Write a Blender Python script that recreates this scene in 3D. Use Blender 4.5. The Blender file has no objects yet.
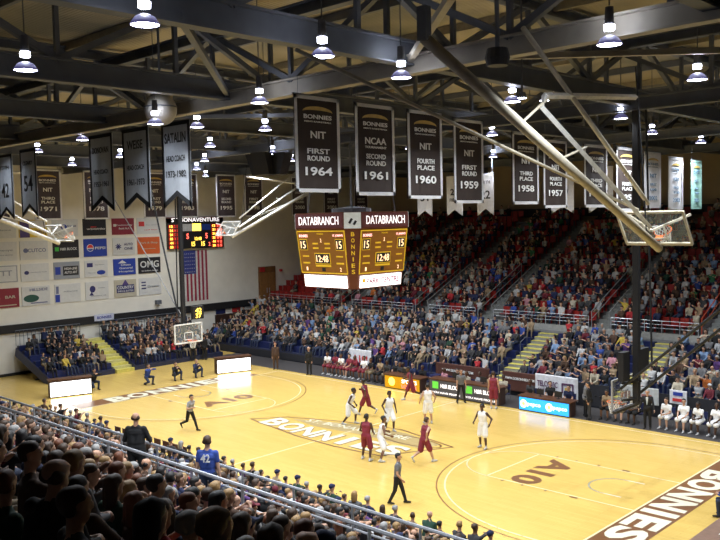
import bpy, bmesh, math, random
import numpy as np
from mathutils import Vector, Matrix, Euler

# ------------------------------------------------------------------ camera, world, exposure
S = bpy.context.scene
C = bpy.context.collection
PI = math.pi
def Rd(d): return math.radians(d)

CAM = Vector((26.369, -27.069, 9.667)); YAW, PIT, ROL, FPX = 2.33437, -0.06104, -0.02202, 832.19
_f = Vector((math.cos(YAW)*math.cos(PIT), math.sin(YAW)*math.cos(PIT), math.sin(PIT)))
_r0 = Vector((math.sin(YAW), -math.cos(YAW), 0)); _u0 = _r0.cross(_f)
_r = _r0*math.cos(ROL) + _u0*math.sin(ROL); _u = -_r0*math.sin(ROL) + _u0*math.cos(ROL)
cd = bpy.data.cameras.new('camera'); cam = bpy.data.objects.new('camera', cd); C.objects.link(cam)
cam.matrix_world = Matrix(((_r.x, _u.x, -_f.x, CAM.x), (_r.y, _u.y, -_f.y, CAM.y), (_r.z, _u.z, -_f.z, CAM.z), (0, 0, 0, 1)))
cd.sensor_width = 36; cd.lens = 36*FPX/720; cd.clip_end = 300; cd.clip_start = 0.05
S.camera = cam
def topx(p):                                   # where a point falls in the picture, to tell what is in view
    d = Vector(p) - CAM; z = d.dot(_f)
    if z < 0.1: return (-9999, -9999, z)
    return (360 + FPX*d.dot(_r)/z, 270 - FPX*d.dot(_u)/z, z)

S.view_settings.view_transform = 'Standard'; S.view_settings.look = 'None'
S.view_settings.gamma = 1; S.view_settings.use_curve_mapping = False
S.view_settings.exposure = 0.08
w = bpy.data.worlds.new('world'); S.world = w; w.use_nodes = True
w.node_tree.nodes['Background'].inputs[0].default_value = (0.55, 0.6, 0.75, 1)
w.node_tree.nodes['Background'].inputs[1].default_value = 0.03
S.cycles.max_bounces = 6; S.cycles.diffuse_bounces = 3; S.cycles.glossy_bounces = 3
S.cycles.transparent_max_bounces = 8; S.cycles.sample_clamp_indirect = 4
try: S.cycles.use_denoising = True
except Exception: pass

LAMP_Z = 12.9; LAMP_W = 300
LAMPS = [(14.35,-19.46),(8.5,-12.24),(3.3,-7.7),(13.65,-12.26),(18.68,-11.97),(18.1,-6.27),(13,-6.67),(9.3,-19.15),(-9.2,-10.2),(-16,-5.08),
         (4.5,-13.0,12.65),(-3.36,-11.18),(-9.9,-5.74),(-10.1,-0.66),(-4.7,-0.55),(-7.86,3.45),(-0.05,11.3),(11.25,6.3),(10.7,12.8),(2.7,-10.2),
         (14.3,-15.4),(-22,0),(-22,8),(-16,3),(-11,7.2),(-5,7),(1,3),(7,1),(5,7),(13,0),(18,2),(-3,-5.5),(-16,8),(18,6.5)]  # mostly extra lamps, added as a grid so the court is lit

# ------------------------------------------------------------------ materials (all procedural)
MATS = {}
def mat(name, col, rough=0.7, var=0.12, scale=6.0, metal=0.0, emit=0.0, ecol=None, alpha=1.0, trans=0.0, bump=0.0):
    if name in MATS: return MATS[name]
    m = bpy.data.materials.new(name); m.use_nodes = True; nt = m.node_tree; b = nt.nodes['Principled BSDF']
    tc = nt.nodes.new('ShaderNodeTexCoord'); nz = nt.nodes.new('ShaderNodeTexNoise'); nz.inputs['Scale'].default_value = scale
    nt.links.new(tc.outputs['Object'], nz.inputs['Vector'])
    cr = nt.nodes.new('ShaderNodeValToRGB'); e = cr.color_ramp.elements
    lo = [max(0, c*(1-var)) for c in col]; hi = [min(1, c*(1+var)) for c in col]
    e[0].position = .3; e[0].color = (*lo, 1); e[1].position = .7; e[1].color = (*hi, 1)
    nt.links.new(nz.outputs['Fac'], cr.inputs['Fac']); nt.links.new(cr.outputs['Color'], b.inputs['Base Color'])
    b.inputs['Roughness'].default_value = rough; b.inputs['Metallic'].default_value = metal
    if emit:
        b.inputs['Emission Color'].default_value = (*(ecol or col), 1); b.inputs['Emission Strength'].default_value = emit
    if alpha < 1: b.inputs['Alpha'].default_value = alpha
    if trans: b.inputs['Transmission Weight'].default_value = trans
    if bump:
        bp = nt.nodes.new('ShaderNodeBump'); bp.inputs['Strength'].default_value = bump
        nt.links.new(nz.outputs['Fac'], bp.inputs['Height']); nt.links.new(bp.outputs['Normal'], b.inputs['Normal'])
    MATS[name] = m; return m

def wood_floor(name, c1, c2, rough):
    m = bpy.data.materials.new(name); m.use_nodes = True; nt = m.node_tree; b = nt.nodes['Principled BSDF']
    tc = nt.nodes.new('ShaderNodeTexCoord'); br = nt.nodes.new('ShaderNodeTexBrick')
    br.inputs['Scale'].default_value = 1; br.inputs['Brick Width'].default_value = 1.3; br.inputs['Row Height'].default_value = .12
    br.inputs['Mortar Size'].default_value = .004; br.inputs['Color1'].default_value = (*c1, 1); br.inputs['Color2'].default_value = (*c2, 1)
    br.inputs['Mortar'].default_value = (c2[0]*.7, c2[1]*.7, c2[2]*.7, 1)
    nt.links.new(tc.outputs['Object'], br.inputs['Vector'])
    nz = nt.nodes.new('ShaderNodeTexNoise'); nz.inputs['Scale'].default_value = .6
    nt.links.new(tc.outputs['Object'], nz.inputs['Vector'])
    mx = nt.nodes.new('ShaderNodeMix'); mx.data_type = 'RGBA'; mx.blend_type = 'MULTIPLY'; mx.inputs[0].default_value = .25
    nt.links.new(br.outputs['Color'], mx.inputs[6]); nt.links.new(nz.outputs['Color'], mx.inputs[7])
    nt.links.new(br.outputs['Color'], b.inputs['Base Color'])
    b.inputs['Roughness'].default_value = rough
    MATS[name] = m; return m

def cloth_mat(name, col, tr=.5):
    m = mat(name, col, .75); nt = m.node_tree; b = nt.nodes['Principled BSDF']; out = [n for n in nt.nodes if n.type == 'OUTPUT_MATERIAL'][0]
    t = nt.nodes.new('ShaderNodeBsdfTranslucent'); t.inputs['Color'].default_value = (*col, 1)
    mx = nt.nodes.new('ShaderNodeMixShader'); mx.inputs[0].default_value = tr
    nt.links.new(b.outputs[0], mx.inputs[1]); nt.links.new(t.outputs[0], mx.inputs[2]); nt.links.new(mx.outputs[0], out.inputs['Surface'])
    return m
def deck_mat():
    m = bpy.data.materials.new('roof_deck'); m.use_nodes = True; nt = m.node_tree; b = nt.nodes['Principled BSDF']
    tc = nt.nodes.new('ShaderNodeTexCoord'); wv = nt.nodes.new('ShaderNodeTexWave'); wv.bands_direction = 'Y'
    wv.inputs['Scale'].default_value = 2.2; wv.inputs['Distortion'].default_value = 0
    nt.links.new(tc.outputs['Object'], wv.inputs['Vector'])
    bp = nt.nodes.new('ShaderNodeBump'); bp.inputs['Strength'].default_value = .4; bp.inputs['Distance'].default_value = .04
    nt.links.new(wv.outputs['Fac'], bp.inputs['Height']); nt.links.new(bp.outputs['Normal'], b.inputs['Normal'])
    nz = nt.nodes.new('ShaderNodeTexNoise'); nz.inputs['Scale'].default_value = .25; cr = nt.nodes.new('ShaderNodeValToRGB')
    nt.links.new(tc.outputs['Object'], nz.inputs['Vector']); nt.links.new(nz.outputs['Fac'], cr.inputs['Fac'])
    e = cr.color_ramp.elements; e[0].position = .4; e[0].color = (.2, .19, .155, 1); e[1].position = .6; e[1].color = (.42, .36, .25, 1)
    nt.links.new(cr.outputs['Color'], b.inputs['Base Color']); b.inputs['Roughness'].default_value = .8
    MATS['roof_deck'] = m; return m

white = mat('white_paint', (.8, .8, .78), .6)
black = mat('black_paint', (.015, .015, .017), .5)
steel = mat('dark_steel', (.11, .12, .14), .55, scale=2)
lsteel = mat('tan_steel', (.36, .33, .27), .5, scale=2)
pipe = mat('cream_pipe', (.5, .45, .34), .4)
wpipe = mat('white_pipe', (.75, .74, .7), .4)
alu = mat('rail_metal', (.55, .57, .62), .35, metal=.6)
navy = mat('navy_plastic', (.012, .02, .09), .45)
conc = mat('grey_concrete', (.2, .2, .2), .85)
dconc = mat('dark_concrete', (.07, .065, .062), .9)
yellow = mat('yellow_nosing', (.62, .55, .12), .6)
redseat = mat('red_seat_plastic', (.3, .015, .012), .5)
wallm = mat('cream_wall', (.80, .77, .69), .8, var=.04, scale=1.2)
brown = mat('dark_brown', (.045, .02, .012), .6)
woodm = mat('door_wood', (.22, .1, .035), .5, scale=3)
cbrown = mat('court_brown', (.2, .085, .03), .35, var=.05)
cwhite = mat('court_white', (.80, .77, .58), .35, var=.03)
cline = mat('court_cream_line', (.88, .74, .42), .35, var=.03)

# ------------------------------------------------------------------ mesh helpers
class MB:
    def __init__(s): s.v = []; s.f = []; s.m = []
    def add(s, vs, fs, mi=0):
        n = len(s.v); s.v += [tuple(v) for v in vs]; s.f += [tuple(i+n for i in f) for f in fs]; s.m += [mi]*len(fs); return s
    def box(s, x0, x1, y0, y1, z0, z1, mi=0):
        vs = [(x, y, z) for x in (x0, x1) for y in (y0, y1) for z in (z0, z1)]
        return s.add(vs, [(0,1,3,2),(4,6,7,5),(0,4,5,1),(2,3,7,6),(0,2,6,4),(1,5,7,3)], mi)
    def obox(s, c, ax, ay, az, hx, hy, hz, mi=0):  # oriented box
        c, ax, ay, az = map(Vector, (c, ax, ay, az))
        vs = [c + ax*hx*i + ay*hy*j + az*hz*k for i in (-1,1) for j in (-1,1) for k in (-1,1)]
        return s.add(vs, [(0,1,3,2),(4,6,7,5),(0,4,5,1),(2,3,7,6),(0,2,6,4),(1,5,7,3)], mi)
    def bar(s, a, b, wx, wz=None, mi=0):           # rectangular bar from a to b
        a, b = Vector(a), Vector(b); d = (b-a); L = d.length; d.normalize(); wz = wz or wx
        up = Vector((0,0,1)) if abs(d.z) < .95 else Vector((1,0,0))
        sx = d.cross(up).normalized(); sz = sx.cross(d).normalized()
        return s.obox((a+b)/2, d, sx, sz, L/2, wx/2, wz/2, mi)
    def tube(s, pts, r, seg=8, mi=0, r2=None):
        pts = [Vector(p) for p in pts]; rings = []
        for i, p in enumerate(pts):
            d = (pts[min(i+1, len(pts)-1)] - pts[max(i-1, 0)]).normalized()
            up = Vector((0,0,1)) if abs(d.z) < .9 else Vector((1,0,0))
            a = d.cross(up).normalized(); b = a.cross(d).normalized()
            rr = r if r2 is None else r + (r2-r)*i/(len(pts)-1)
            rings.append([p + (a*math.cos(t) + b*math.sin(t))*rr for t in [2*PI*k/seg for k in range(seg)]])
        vs = [q for ring in rings for q in ring]; fs = []
        for i in range(len(pts)-1):
            for k in range(seg):
                k2 = (k+1) % seg; fs.append((i*seg+k, i*seg+k2, (i+1)*seg+k2, (i+1)*seg+k))
        fs.append(tuple(range(seg))[::-1]); fs.append(tuple((len(pts)-1)*seg+k for k in range(seg)))
        return s.add(vs, fs, mi)
    def lathe(s, prof, c=(0,0,0), seg=20, mi=0):    # profile of (r, z)
        c = Vector(c); vs = [c + Vector((r*math.cos(2*PI*k/seg), r*math.sin(2*PI*k/seg), z)) for r, z in prof for k in range(seg)]
        fs = [(i*seg+k, i*seg+(k+1)%seg, (i+1)*seg+(k+1)%seg, (i+1)*seg+k) for i in range(len(prof)-1) for k in range(seg)]
        return s.add(vs, fs, mi)
    def prism(s, poly, z0, z1, mi=0):               # polygon in xy
        n = len(poly); vs = [(x, y, z0) for x, y in poly] + [(x, y, z1) for x, y in poly]
        return s.add(vs, [tuple(range(n))[::-1], tuple(range(n, 2*n))] + [(i, (i+1)%n, n+(i+1)%n, n+i) for i in range(n)], mi)
    def build(s, name, m, parent=None, smooth=False, loc=None):
        me = bpy.data.meshes.new(name); me.from_pydata(s.v, [], s.f)
        for q in (m if isinstance(m, (list, tuple)) else [m]): me.materials.append(q)
        if any(s.m): me.polygons.foreach_set('material_index', s.m)
        if smooth: me.polygons.foreach_set('use_smooth', [True]*len(s.f))
        bm = bmesh.new(); bm.from_mesh(me); bmesh.ops.recalc_face_normals(bm, faces=bm.faces); bm.to_mesh(me); bm.free()
        me.update(); o = bpy.data.objects.new(name, me); C.objects.link(o)
        if parent: o.parent = parent
        if loc: o.location = loc
        return o
def tag(o, label=None, cat=None, group=None, kind=None):
    if label: o['label'] = label
    if cat: o['category'] = cat
    if group: o['group'] = group
    if kind: o['kind'] = kind
    return o
def empty(name, loc=(0,0,0), rz=0):
    o = bpy.data.objects.new(name, None); C.objects.link(o); o.location = loc; o.rotation_euler = (0,0,rz); return o
def struct(o, label=None): return tag(o, label, kind='structure')
def copy_tree(o, parent=None):
    c = o.copy(); C.objects.link(c)
    if parent: c.parent = parent
    for ch in o.children: copy_tree(ch, c)
    return c

_fc = {}
def text_mesh(txt, m, bold=.012):
    k = (txt, m.name, bold)
    if k in _fc: return _fc[k]
    cu = bpy.data.curves.new('t', 'FONT'); cu.body = txt; cu.extrude = .006; cu.offset = bold; cu.resolution_u = 3
    cu.align_x = 'CENTER'
    to = bpy.data.objects.new('t', cu); C.objects.link(to); bpy.context.view_layer.update()
    me = bpy.data.meshes.new_from_object(to.evaluated_get(bpy.context.evaluated_depsgraph_get()))
    bpy.data.objects.remove(to); bpy.data.curves.remove(cu)
    n = len(me.vertices); co = np.empty(n*3, 'f'); me.vertices.foreach_get('co', co); co = co.reshape(-1, 3)
    lo, hi = co.min(0), co.max(0); co[:, :2] -= (lo[:2]+hi[:2])/2; sz = hi-lo; co[:, 0] /= sz[0]; co[:, 1] /= sz[1]; co[:, 2] -= co[:, 2].min()
    me.vertices.foreach_set('co', co.ravel()); me.materials.clear(); me.materials.append(m); me.update()
    _fc[k] = me; return me
def text(txt, c, right, up, wd, ht, m, parent, name='lettering', bold=.012, lift=.012, thick=1.0):
    """word fitted to wd x ht, centred at c (in the parent's space), lying in the plane of right and up"""
    me = text_mesh(txt, m, bold); o = bpy.data.objects.new(name, me); C.objects.link(o)
    r, u = Vector(right).normalized(), Vector(up).normalized(); n = r.cross(u); c = Vector(c) + n*lift
    o.matrix_world = Matrix(((r.x*wd, u.x*ht, n.x*thick, c.x), (r.y*wd, u.y*ht, n.y*thick, c.y), (r.z*wd, u.z*ht, n.z*thick, c.z), (0,0,0,1)))
    if parent: o.parent = parent
    return o

# ------------------------------------------------------------------ the court and the floor
wood_floor('maple_floor', (.765, .525, .152), (.715, .48, .13), .2)
fl = MB().box(-27.2, 24, -10.6, 10.6, -.2, 0).build('floor', MATS['maple_floor']); struct(fl, 'pale polished maple basketball floor')
apron = MB().box(-22.5, 24, 8.05, 10.6, 0, .006).build('sideline_mat', mat('dark_mat', (.06, .055, .055), .5), fl)
def line(pts, wd, name, m, z=.004, closed=False):
    mb = MB(); n = len(pts)
    for i in range(n-(0 if closed else 1)):
        a, b = Vector((*pts[i], 0)), Vector((*pts[(i+1)%n], 0)); d = (b-a).normalized(); e = Vector((-d.y, d.x, 0))*wd/2
        a2, b2 = a - d*wd*.3, b + d*wd*.3
        mb.add([(p.x, p.y, z) for p in (a2-e, b2-e, b2+e, a2+e)] , [(0,1,2,3)])
    return mb.build(name, m, fl)
def arc(cx, cy, r, a0, a1, n=40): return [(cx + r*math.cos(Rd(a0+(a1-a0)*i/n)), cy + r*math.sin(Rd(a0+(a1-a0)*i/n))) for i in range(n+1)]
for s in (1, -1):
    fx = lambda pts: [(s*x, s*y) for x, y in pts]
    line(fx([(14.33,-1.83),(8.54,-1.83),(8.54,1.83),(14.33,1.83)]), .06, 'key_line', cline)
    line(fx(arc(8.54, 0, 1.83, 90, 270)), .06, 'free_throw_arc', cline)
    line(fx([(14.33,-6.02)] + arc(12.75, 0, 6.02, 270, 90) + [(14.33,6.02)]), .06, 'three_point_line', cline, .005)
    line(fx([(14.33,-6.32)] + arc(12.75, 0, 6.32, 270, 90) + [(14.33,6.32)]), .06, 'three_point_line', mat('thin_brown_line', (.3,.15,.04), .4), .004)
    line(fx([(13.4,.91)] + arc(12.75, 0, .91, 90, 270) + [(13.4,-.91)]), .07, 'restricted_arc', cwhite)
    for yy in (-1.95, 1.95):
        mb = MB()
        for xx, ww in ((12.2,.3),(11.1,.07),(10.15,.07),(9.3,.07)):
            mb.add([(s*(xx-ww/2), s*yy-.06, .005),(s*(xx+ww/2), s*yy-.06, .005),(s*(xx+ww/2), s*yy+.06, .005),(s*(xx-ww/2), s*yy+.06, .005)], [(0,1,2,3)])
        mb.build('lane_mark', cbrown, fl)
    # conference lettering painted in the key
    text('A10', (s*9.9, s*-.1, .003), (0, -s, 0), (s, 0, 0), 3.35, 1.15, cbrown, fl, 'key_lettering', bold=.04, lift=.003, thick=.05)
    # end strip with the team name
    mb = MB(); mb.add([(s*14.36,-s*6,.003),(s*15.75,-s*6,.003),(s*15.75,s*6,.003),(s*14.36,s*6,.003)], [(0,1,2,3)]); mb.build('end_strip', cbrown, fl)
    mb = MB(); mb.add([(s*14.3,-7.6,.0045),(s*14.37,-7.6,.0045),(s*14.37,7.6,.0045),(s*14.3,7.6,.0045)], [(0,1,2,3)]); mb.build('base_line', cline, fl)
    for i, ch in enumerate('BONNIES'):
        wch = .62 if ch == 'I' else 1.12
        yc = [3.45, 2.2, .85, -.5, -1.55, -2.6, -3.9][i]
        text(ch, (s*15.06, s*yc, .004), (0, -s, 0), (s, 0, 0), wch*(.62 if ch == 'I' else 1.06), 1.2, cwhite, fl, 'strip_lettering', bold=.045, lift=.004, thick=.05)
line([(0,-7.62),(0,7.62)], .06, 'half_court_line', cline)
for yy in (-7.62, 7.62): line([(-14.33,yy),(14.33,yy)], .06, 'side_line', cline)
# centre court emblem: brown outlined band, small line above, team name below
def floor_poly(pts, name, m, z):
    n = len(pts); MB().add([(x, y, z) for x, y in pts], [tuple(range(n))]).build(name, m, fl)
out = [(-5.5,-1.75),(-4.35,-.35),(-1.5,.75),(1.6,1.3),(5.2,.45),(3.7,-2.45),(1.2,-2.62),(-1.3,-2.5)]
n = len(out); line(out, .1, 'emblem_outline', cbrown, .0045, True)
floor_poly([(-3.9,-.45),(-1.2,.55),(2.2,.95),(4.6,.35),(4.2,-.6),(1,-.5),(-2,-.75)], 'emblem_band', mat('emblem_tan', (.45,.33,.14), .35, var=.05), .003)
for i, ch in enumerate('BONNIES'):
    t = i/6; xc = -4.05 + 7.6*t; yc = -1.38 - .28*math.sin(PI*t*.9); ang = Rd(-7 + 10*t)
    r = Vector((math.cos(ang), math.sin(ang), 0)); sh = Vector((.35, 1, 0)); u = Vector((-r.y, r.x, 0))
    text(ch, (xc+.03, yc-.03, .004), r, u, (1.22 if ch != 'I' else .47), 1.34, cbrown, fl, 'emblem_lettering', bold=.05, lift=.001, thick=.05)
    text(ch, (xc, yc, .006), r, u, (1.15 if ch != 'I' else .4), 1.28, cwhite, fl, 'emblem_lettering', bold=.03, lift=.003, thick=.05)
text('ST. BONAVENTURE', (-.1, .08, .005), (1, .08, 0), (-.08, 1, 0), 6.0, .5, cwhite, fl, 'emblem_lettering', lift=.002, thick=.05)
line([(3.2 + 1.6*math.cos(t), .1 + .55*math.sin(t)) for t in [2*PI*k/30 for k in range(30)]], .08, 'emblem_ring', cbrown, .0055, True)

# ------------------------------------------------------------------ shell
wl = MB().box(-27.5, -27.2, -24, 34, -.2, 16).build('wall_left', wallm); struct(wl, 'tall cream end wall hung with sponsor signs')
o = MB().box(-27.2, -27.05, -10, 16.3, 2.78, 3.32).build('trim_1', black); struct(o, 'dark horizontal band along the cream end wall')
o = MB().box(-27.2, -27.12, -10.6, 12.8, 0, .18).build('baseboard_left', black); struct(o)
wb = MB().box(-27.5, 36, 33.4, 33.7, -.2, 16).build('wall_back', mat('tan_back_wall', (.42,.33,.2), .85, var=.05, scale=1)); struct(wb)
o = MB().box(-27.2, 36, 33.15, 33.4, 9.5, 10.2).build('trim_2', black, None); struct(o)
ce = MB().box(-27.5, 36, -32, 34, 16, 16.3).build('ceiling', deck_mat()); struct(ce, 'corrugated tan metal roof deck high above the court')
o = MB().box(-27.5, 36, -32.3, -32, -.2, 16).build('wall_near', dconc); struct(o)
o = MB().box(35.7, 36, -32, 33.4, -.2, 16).build('wall_right', dconc); struct(o)

# doors in the end wall
def door(name, y0, y1, z0, z1, lab):
    d = MB().box(-27.2, -27.1, y0, y1, z0, z1).build(name, woodm); struct(d, lab)
    MB().box(-27.1, -27.04, y0+.08, (y0+y1)/2-.03, z0+.05, z1-.5).build('door_leaf', mat('door_leaf_wood', (.3,.15,.05), .4), d)
    MB().box(-27.1, -27.04, (y0+y1)/2+.03, y1-.08, z0+.05, z1-.5).build('door_leaf', MATS['door_leaf_wood'], d)
    MB().box(-27.1, -27.03, y0+.1, y0+.6, z1-.42, z1-.05).build('door_sign', mat('door_sign_red', (.5,.03,.03), .5), d)
    for k in (-1, 1): MB().box(-27.04, -27.0, (y0+y1)/2+k*.12-.03, (y0+y1)/2+k*.12+.03, z0+.9, z0+1.3).build('door_handle', alu, d)
door('door_1', 16.7, 18.5, 2.82, 5.9, 'brown wooden double door on the upper walkway of the end wall')
d2 = MB().box(-27.2, -27.12, 12.2, 14.8, 0, 2.35).build('door_2', brown); struct(d2, 'dark open doorway at floor level in the end wall')
MB().box(-27.12, -27.0, 14.0, 14.75, 0, 2.3).build('door_leaf', MATS['door_leaf_wood'], d2)
sg = MB().box(-27.2, -27.14, 12.3, 13.2, 2.4, 2.8).build('door_sign', navy); tag(sg, 'dark blue sign above the floor level doorway', 'sign')
sg = MB().box(-27.2, -27.14, 13.9, 14.7, 2.4, 2.9).build('door_sign', MATS['door_sign_red']); tag(sg, 'red sign above the right side of the floor level doorway', 'sign')

# ------------------------------------------------------------------ stands
def steps(y0, dy, z0, dz, n, sgn, x0, x1, base, back):
    """tier profile extruded along x: riser rows going away from the court"""
    pr = [(y0, base)]; y, z = y0, z0
    for k in range(n):
        pr += [(y, z), (y+sgn*dy, z)]; y += sgn*dy; z += dz
    pr += [(back, z-dz), (back, base)]
    m = len(pr); vs = [(x0, a, b) for a, b in pr] + [(x1, a, b) for a, b in pr]
    return MB().add(vs, [tuple(range(m)), tuple(range(m, 2*m))[::-1]] + [(i, (i+1)%m, m+(i+1)%m, m+i) for i in range(m)])
FL = dict(y0=10.75, dy=.8, z0=.55, dz=.29, n=7)     # far lower, bleachers
FU = dict(y0=17.2, dy=.86, z0=3.0, dz=.385, n=17)   # far upper
NU = dict(y0=-16.5, dy=.85, z0=2.9, dz=.43, n=17)
def row(st, k, sgn=1): return st['y0'] + sgn*st['dy']*k, st['z0'] + st['dz']*k
LOW_AISLES = [.5, 7.7, 14.8]
UP_AISLES = [-17.5, -10.2, -4.9, 3.2, 9.6, 16.5]
edges = [-26.9, -16.6, -16.6, -8.2, -8.2] + [e for a in LOW_AISLES for e in (a-.65, a+.65)] + [24]
for i in range(0, len(edges), 2):
    a, b = edges[i], edges[i+1]
    t = empty('bleacher_section', ((a+b)/2, 10.75, 0)); cx = (a+b)/2
    place = ['at the end wall corner', 'above the visiting bench', 'behind the yellow and tax company boards', 'behind the white banner and blue board', 'above the white home bench', 'furthest to the right'][i//2]
    tag(t, 'navy telescopic bleacher section ' + place, 'bleachers', 'lower bleacher sections across the court')
    mb = steps(0, .8, .55, .29, 7, 1, a-cx, b-cx, 0, 5.6); o = mb.build('tier', mat('bleacher_navy', (.02,.025,.06), .6), t)
    for k in range(7):
        MB().box(a-cx+.05, b-cx-.05, .8*k+.36, .8*k+.72, .55+.29*k, .55+.29*k+.42).build('bench', navy, t)
    MB().box(a-cx, b-cx, -.06, -.005, .05, 1.15 if cx > 1 else .5).build('front_curtain', mat('black_curtain', (.02,.02,.025), .8), t)
for xa in LOW_AISLES:
    t = empty('aisle_stair', (xa, 10.75, 0))
    tag(t, {7.7:'yellow edged aisle stair above the posters and black basket mast', .5:'yellow edged aisle stair left of the white banner',
            14.8:'aisle stair at the right end of the home bench'}[xa], 'stairs')
    for k in range(14):
        z = .4 + .172*k
        MB().box(-.62, .62, .4*k-.1, .4*k+.3, 0 if k == 0 else z-.25, z).build('step', mat('stair_grey', (.25,.25,.24), .8), t)
        MB().box(-.62, .62, .4*k-.105, .4*k+.29, z, z+.015).build('nosing', yellow, t)
    MB().tube([(0,0,.5),(0,0,1.5),(0,.5,1.7),(0,.5,.9)], .025).build('handrail', steel, t)
    MB().tube([(0,2.2,1.6),(0,2.2,2.5),(0,2.9,2.8),(0,2.9,1.9)], .025).build('handrail', steel, t)
# walkway behind the lower stand, parapet and upper tier
o = MB().box(-27.2, 36, 16.36, 17.2, 0, 2.7).build('floor_walkway', conc); struct(o, 'grey walkway between lower and upper stands')
ut = steps(17.2, .86, 3.0, .385, 17, 1, -27.2, 36, 0, 33.4).build('floor_upper_tier', mat('tier_concrete', (.12,.11,.11), .9)); struct(ut, 'stepped concrete tier of the upper stand')
o = MB().box(-27.2, 36, 17.05, 17.2, 2.7, 3.05).build('trim_3', mat('parapet_grey', (.34,.34,.32), .8)); struct(o, 'low grey parapet along the upper stand')
for xa in UP_AISLES:
    t = empty('aisle_stair', (xa, 17.2, 3.0))
    k_ = UP_AISLES.index(xa); tag(t, ['concrete upper aisle stair near the end wall', 'upper aisle stair just right of the hanging scoreboard', 'upper aisle stair below the banner of nineteen fifty eight',
             'upper aisle stair behind the black basket mast', 'upper aisle stair with the red handrails at right', 'upper aisle stair beyond the right edge'][k_], 'stairs')
    mb = MB()
    for k in range(32): mb.box(-.5, .5, .43*k-.02, .43*k+.43, .1925*k-.3 if k else -.1, .1925*k+.03)
    mb.build('flight', mat('aisle_grey', (.2,.21,.2), .85), t)
    rm = mat('red_rail', (.45,.08,.04), .45) if k_ == 4 else mat('grey_rail', (.25,.26,.26), .4)
    for dx in (-.55, .55):
        mb = MB(); mb.tube([(dx,0,.05),(dx,0,1.0),(dx,5.2,3.35),(dx,5.2,2.3)], .03); mb.tube([(dx,0,.55),(dx,5.2,2.9)], .025)
        mb.build('handrail', rm, t)
def railing(name, lab, xs, y, z0, z1, m, nb=2, group=None, th=.03):
    t = empty(name, (0, y, z0)); tag(t, lab, 'railing', group)
    for x in xs: MB().tube([(x,0,0),(x,0,z1-z0)], th*.9, 6).build('post', m, t)
    for k in range(nb):
        z = (z1-z0)*(1-k/nb*.9); MB().tube([(xs[0],0,z),(xs[-1],0,z)], th if k == 0 else th*.7, 6).build('rail', m, t)
    return t
gaps = [-27] + UP_AISLES + [26]
for i in range(len(gaps)-1):
    a, b = gaps[i]+.7, gaps[i+1]-.7; n_ = max(2, int((b-a)/.9))
    railing('guard_railing', 'metal guard railing on the far parapet, ' + ['by the end wall','left of the hanging scoreboard','right of the hanging scoreboard','below the far championship banners','at the basket mast','right of the red handrails','past the right edge'][i],
            [a+(b-a)*k/n_ for k in range(n_+1)], 17.12, 3.05, 3.72, alu, 3, 'railings along the far upper stand', .022)
# near side: lower stand, walkway, upper tier
NL = dict(y0=-10.6, dy=.8, z0=.45, dz=.33, n=5)
o = steps(-10.6, .8, .45, .33, 5, -1, -27.2, 24, 0, -14.75).build('floor_near_lower_tier', mat('bleacher_navy', (.02,.025,.06), .6)); struct(o)
for k in range(5):
    MB().box(-20, 22, -11.0-.8*k-.32, -11.0-.8*k+.02, .45+.33*k, .85+.33*k).build('bench_row', navy, o)
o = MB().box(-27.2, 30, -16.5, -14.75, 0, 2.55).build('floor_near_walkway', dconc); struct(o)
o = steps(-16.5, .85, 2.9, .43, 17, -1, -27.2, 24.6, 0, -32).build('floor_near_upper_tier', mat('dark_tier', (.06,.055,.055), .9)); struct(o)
railing('walkway_railing', 'front metal railing of the near walkway, furthest from the camera', [-19+1.85*k for k in range(22)], -14.85, 2.55, 3.65, alu, 2, None, .035)
railing('walkway_railing', 'bright metal railing of the near walkway, in front of the near crowd', [-19+1.85*k for k in range(22)], -16.3, 2.55, 4.05, alu, 3, None, .04)

# end bleachers in front of the end wall
def end_bleacher(y0, y1, lab):
    t = empty('end_bleacher', (-22.3, (y0+y1)/2, 0)); tag(t, lab, 'bleachers'); h = (y1-y0)/2
    for k in range(6):
        MB().box(-.75*k-.75, -.75*k, -h, h, max(0, .26*k-.1), .3+.26*k).build('tier', MATS['bleacher_navy'], t)
        MB().box(-.75*k-.68, -.75*k-.34, -h+.05, h-.05, .3+.26*k, .68+.26*k).build('bench', navy, t)
    MB().bar((0,-h-.03,.1), (-4.5,-h-.03,1.6), .05, .6).build('side_panel', navy, t)
    n_ = int(h*2/.25); mb = MB()
    for k in range(n_+1): mb.tube([(-4.45,-h+2*h*k/n_,1.9),(-4.45,-h+2*h*k/n_,2.95)], .015, 5)
    mb.tube([(-4.45,-h,2.95),(-4.45,h,2.95)], .03, 6); mb.build('back_railing', steel, t)
    return t
end_bleacher(-3.9, .55, 'navy end bleacher left of the yellow stair, under the sponsor signs')
end_bleacher(2.0, 9.2, 'navy end bleacher right of the yellow stair, behind the far basket')
t = empty('aisle_stair', (-22.2, 1.27, 0)); tag(t, 'yellow stair between the two end bleachers', 'stairs')
for k in range(12):
    z = .22 + .15*k; MB().box(-.375*k-.375, -.375*k, -.65, .65, 0, z).build('step', yellow if k % 2 == 0 else mat('pale_step', (.55,.5,.2), .7), t)

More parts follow.
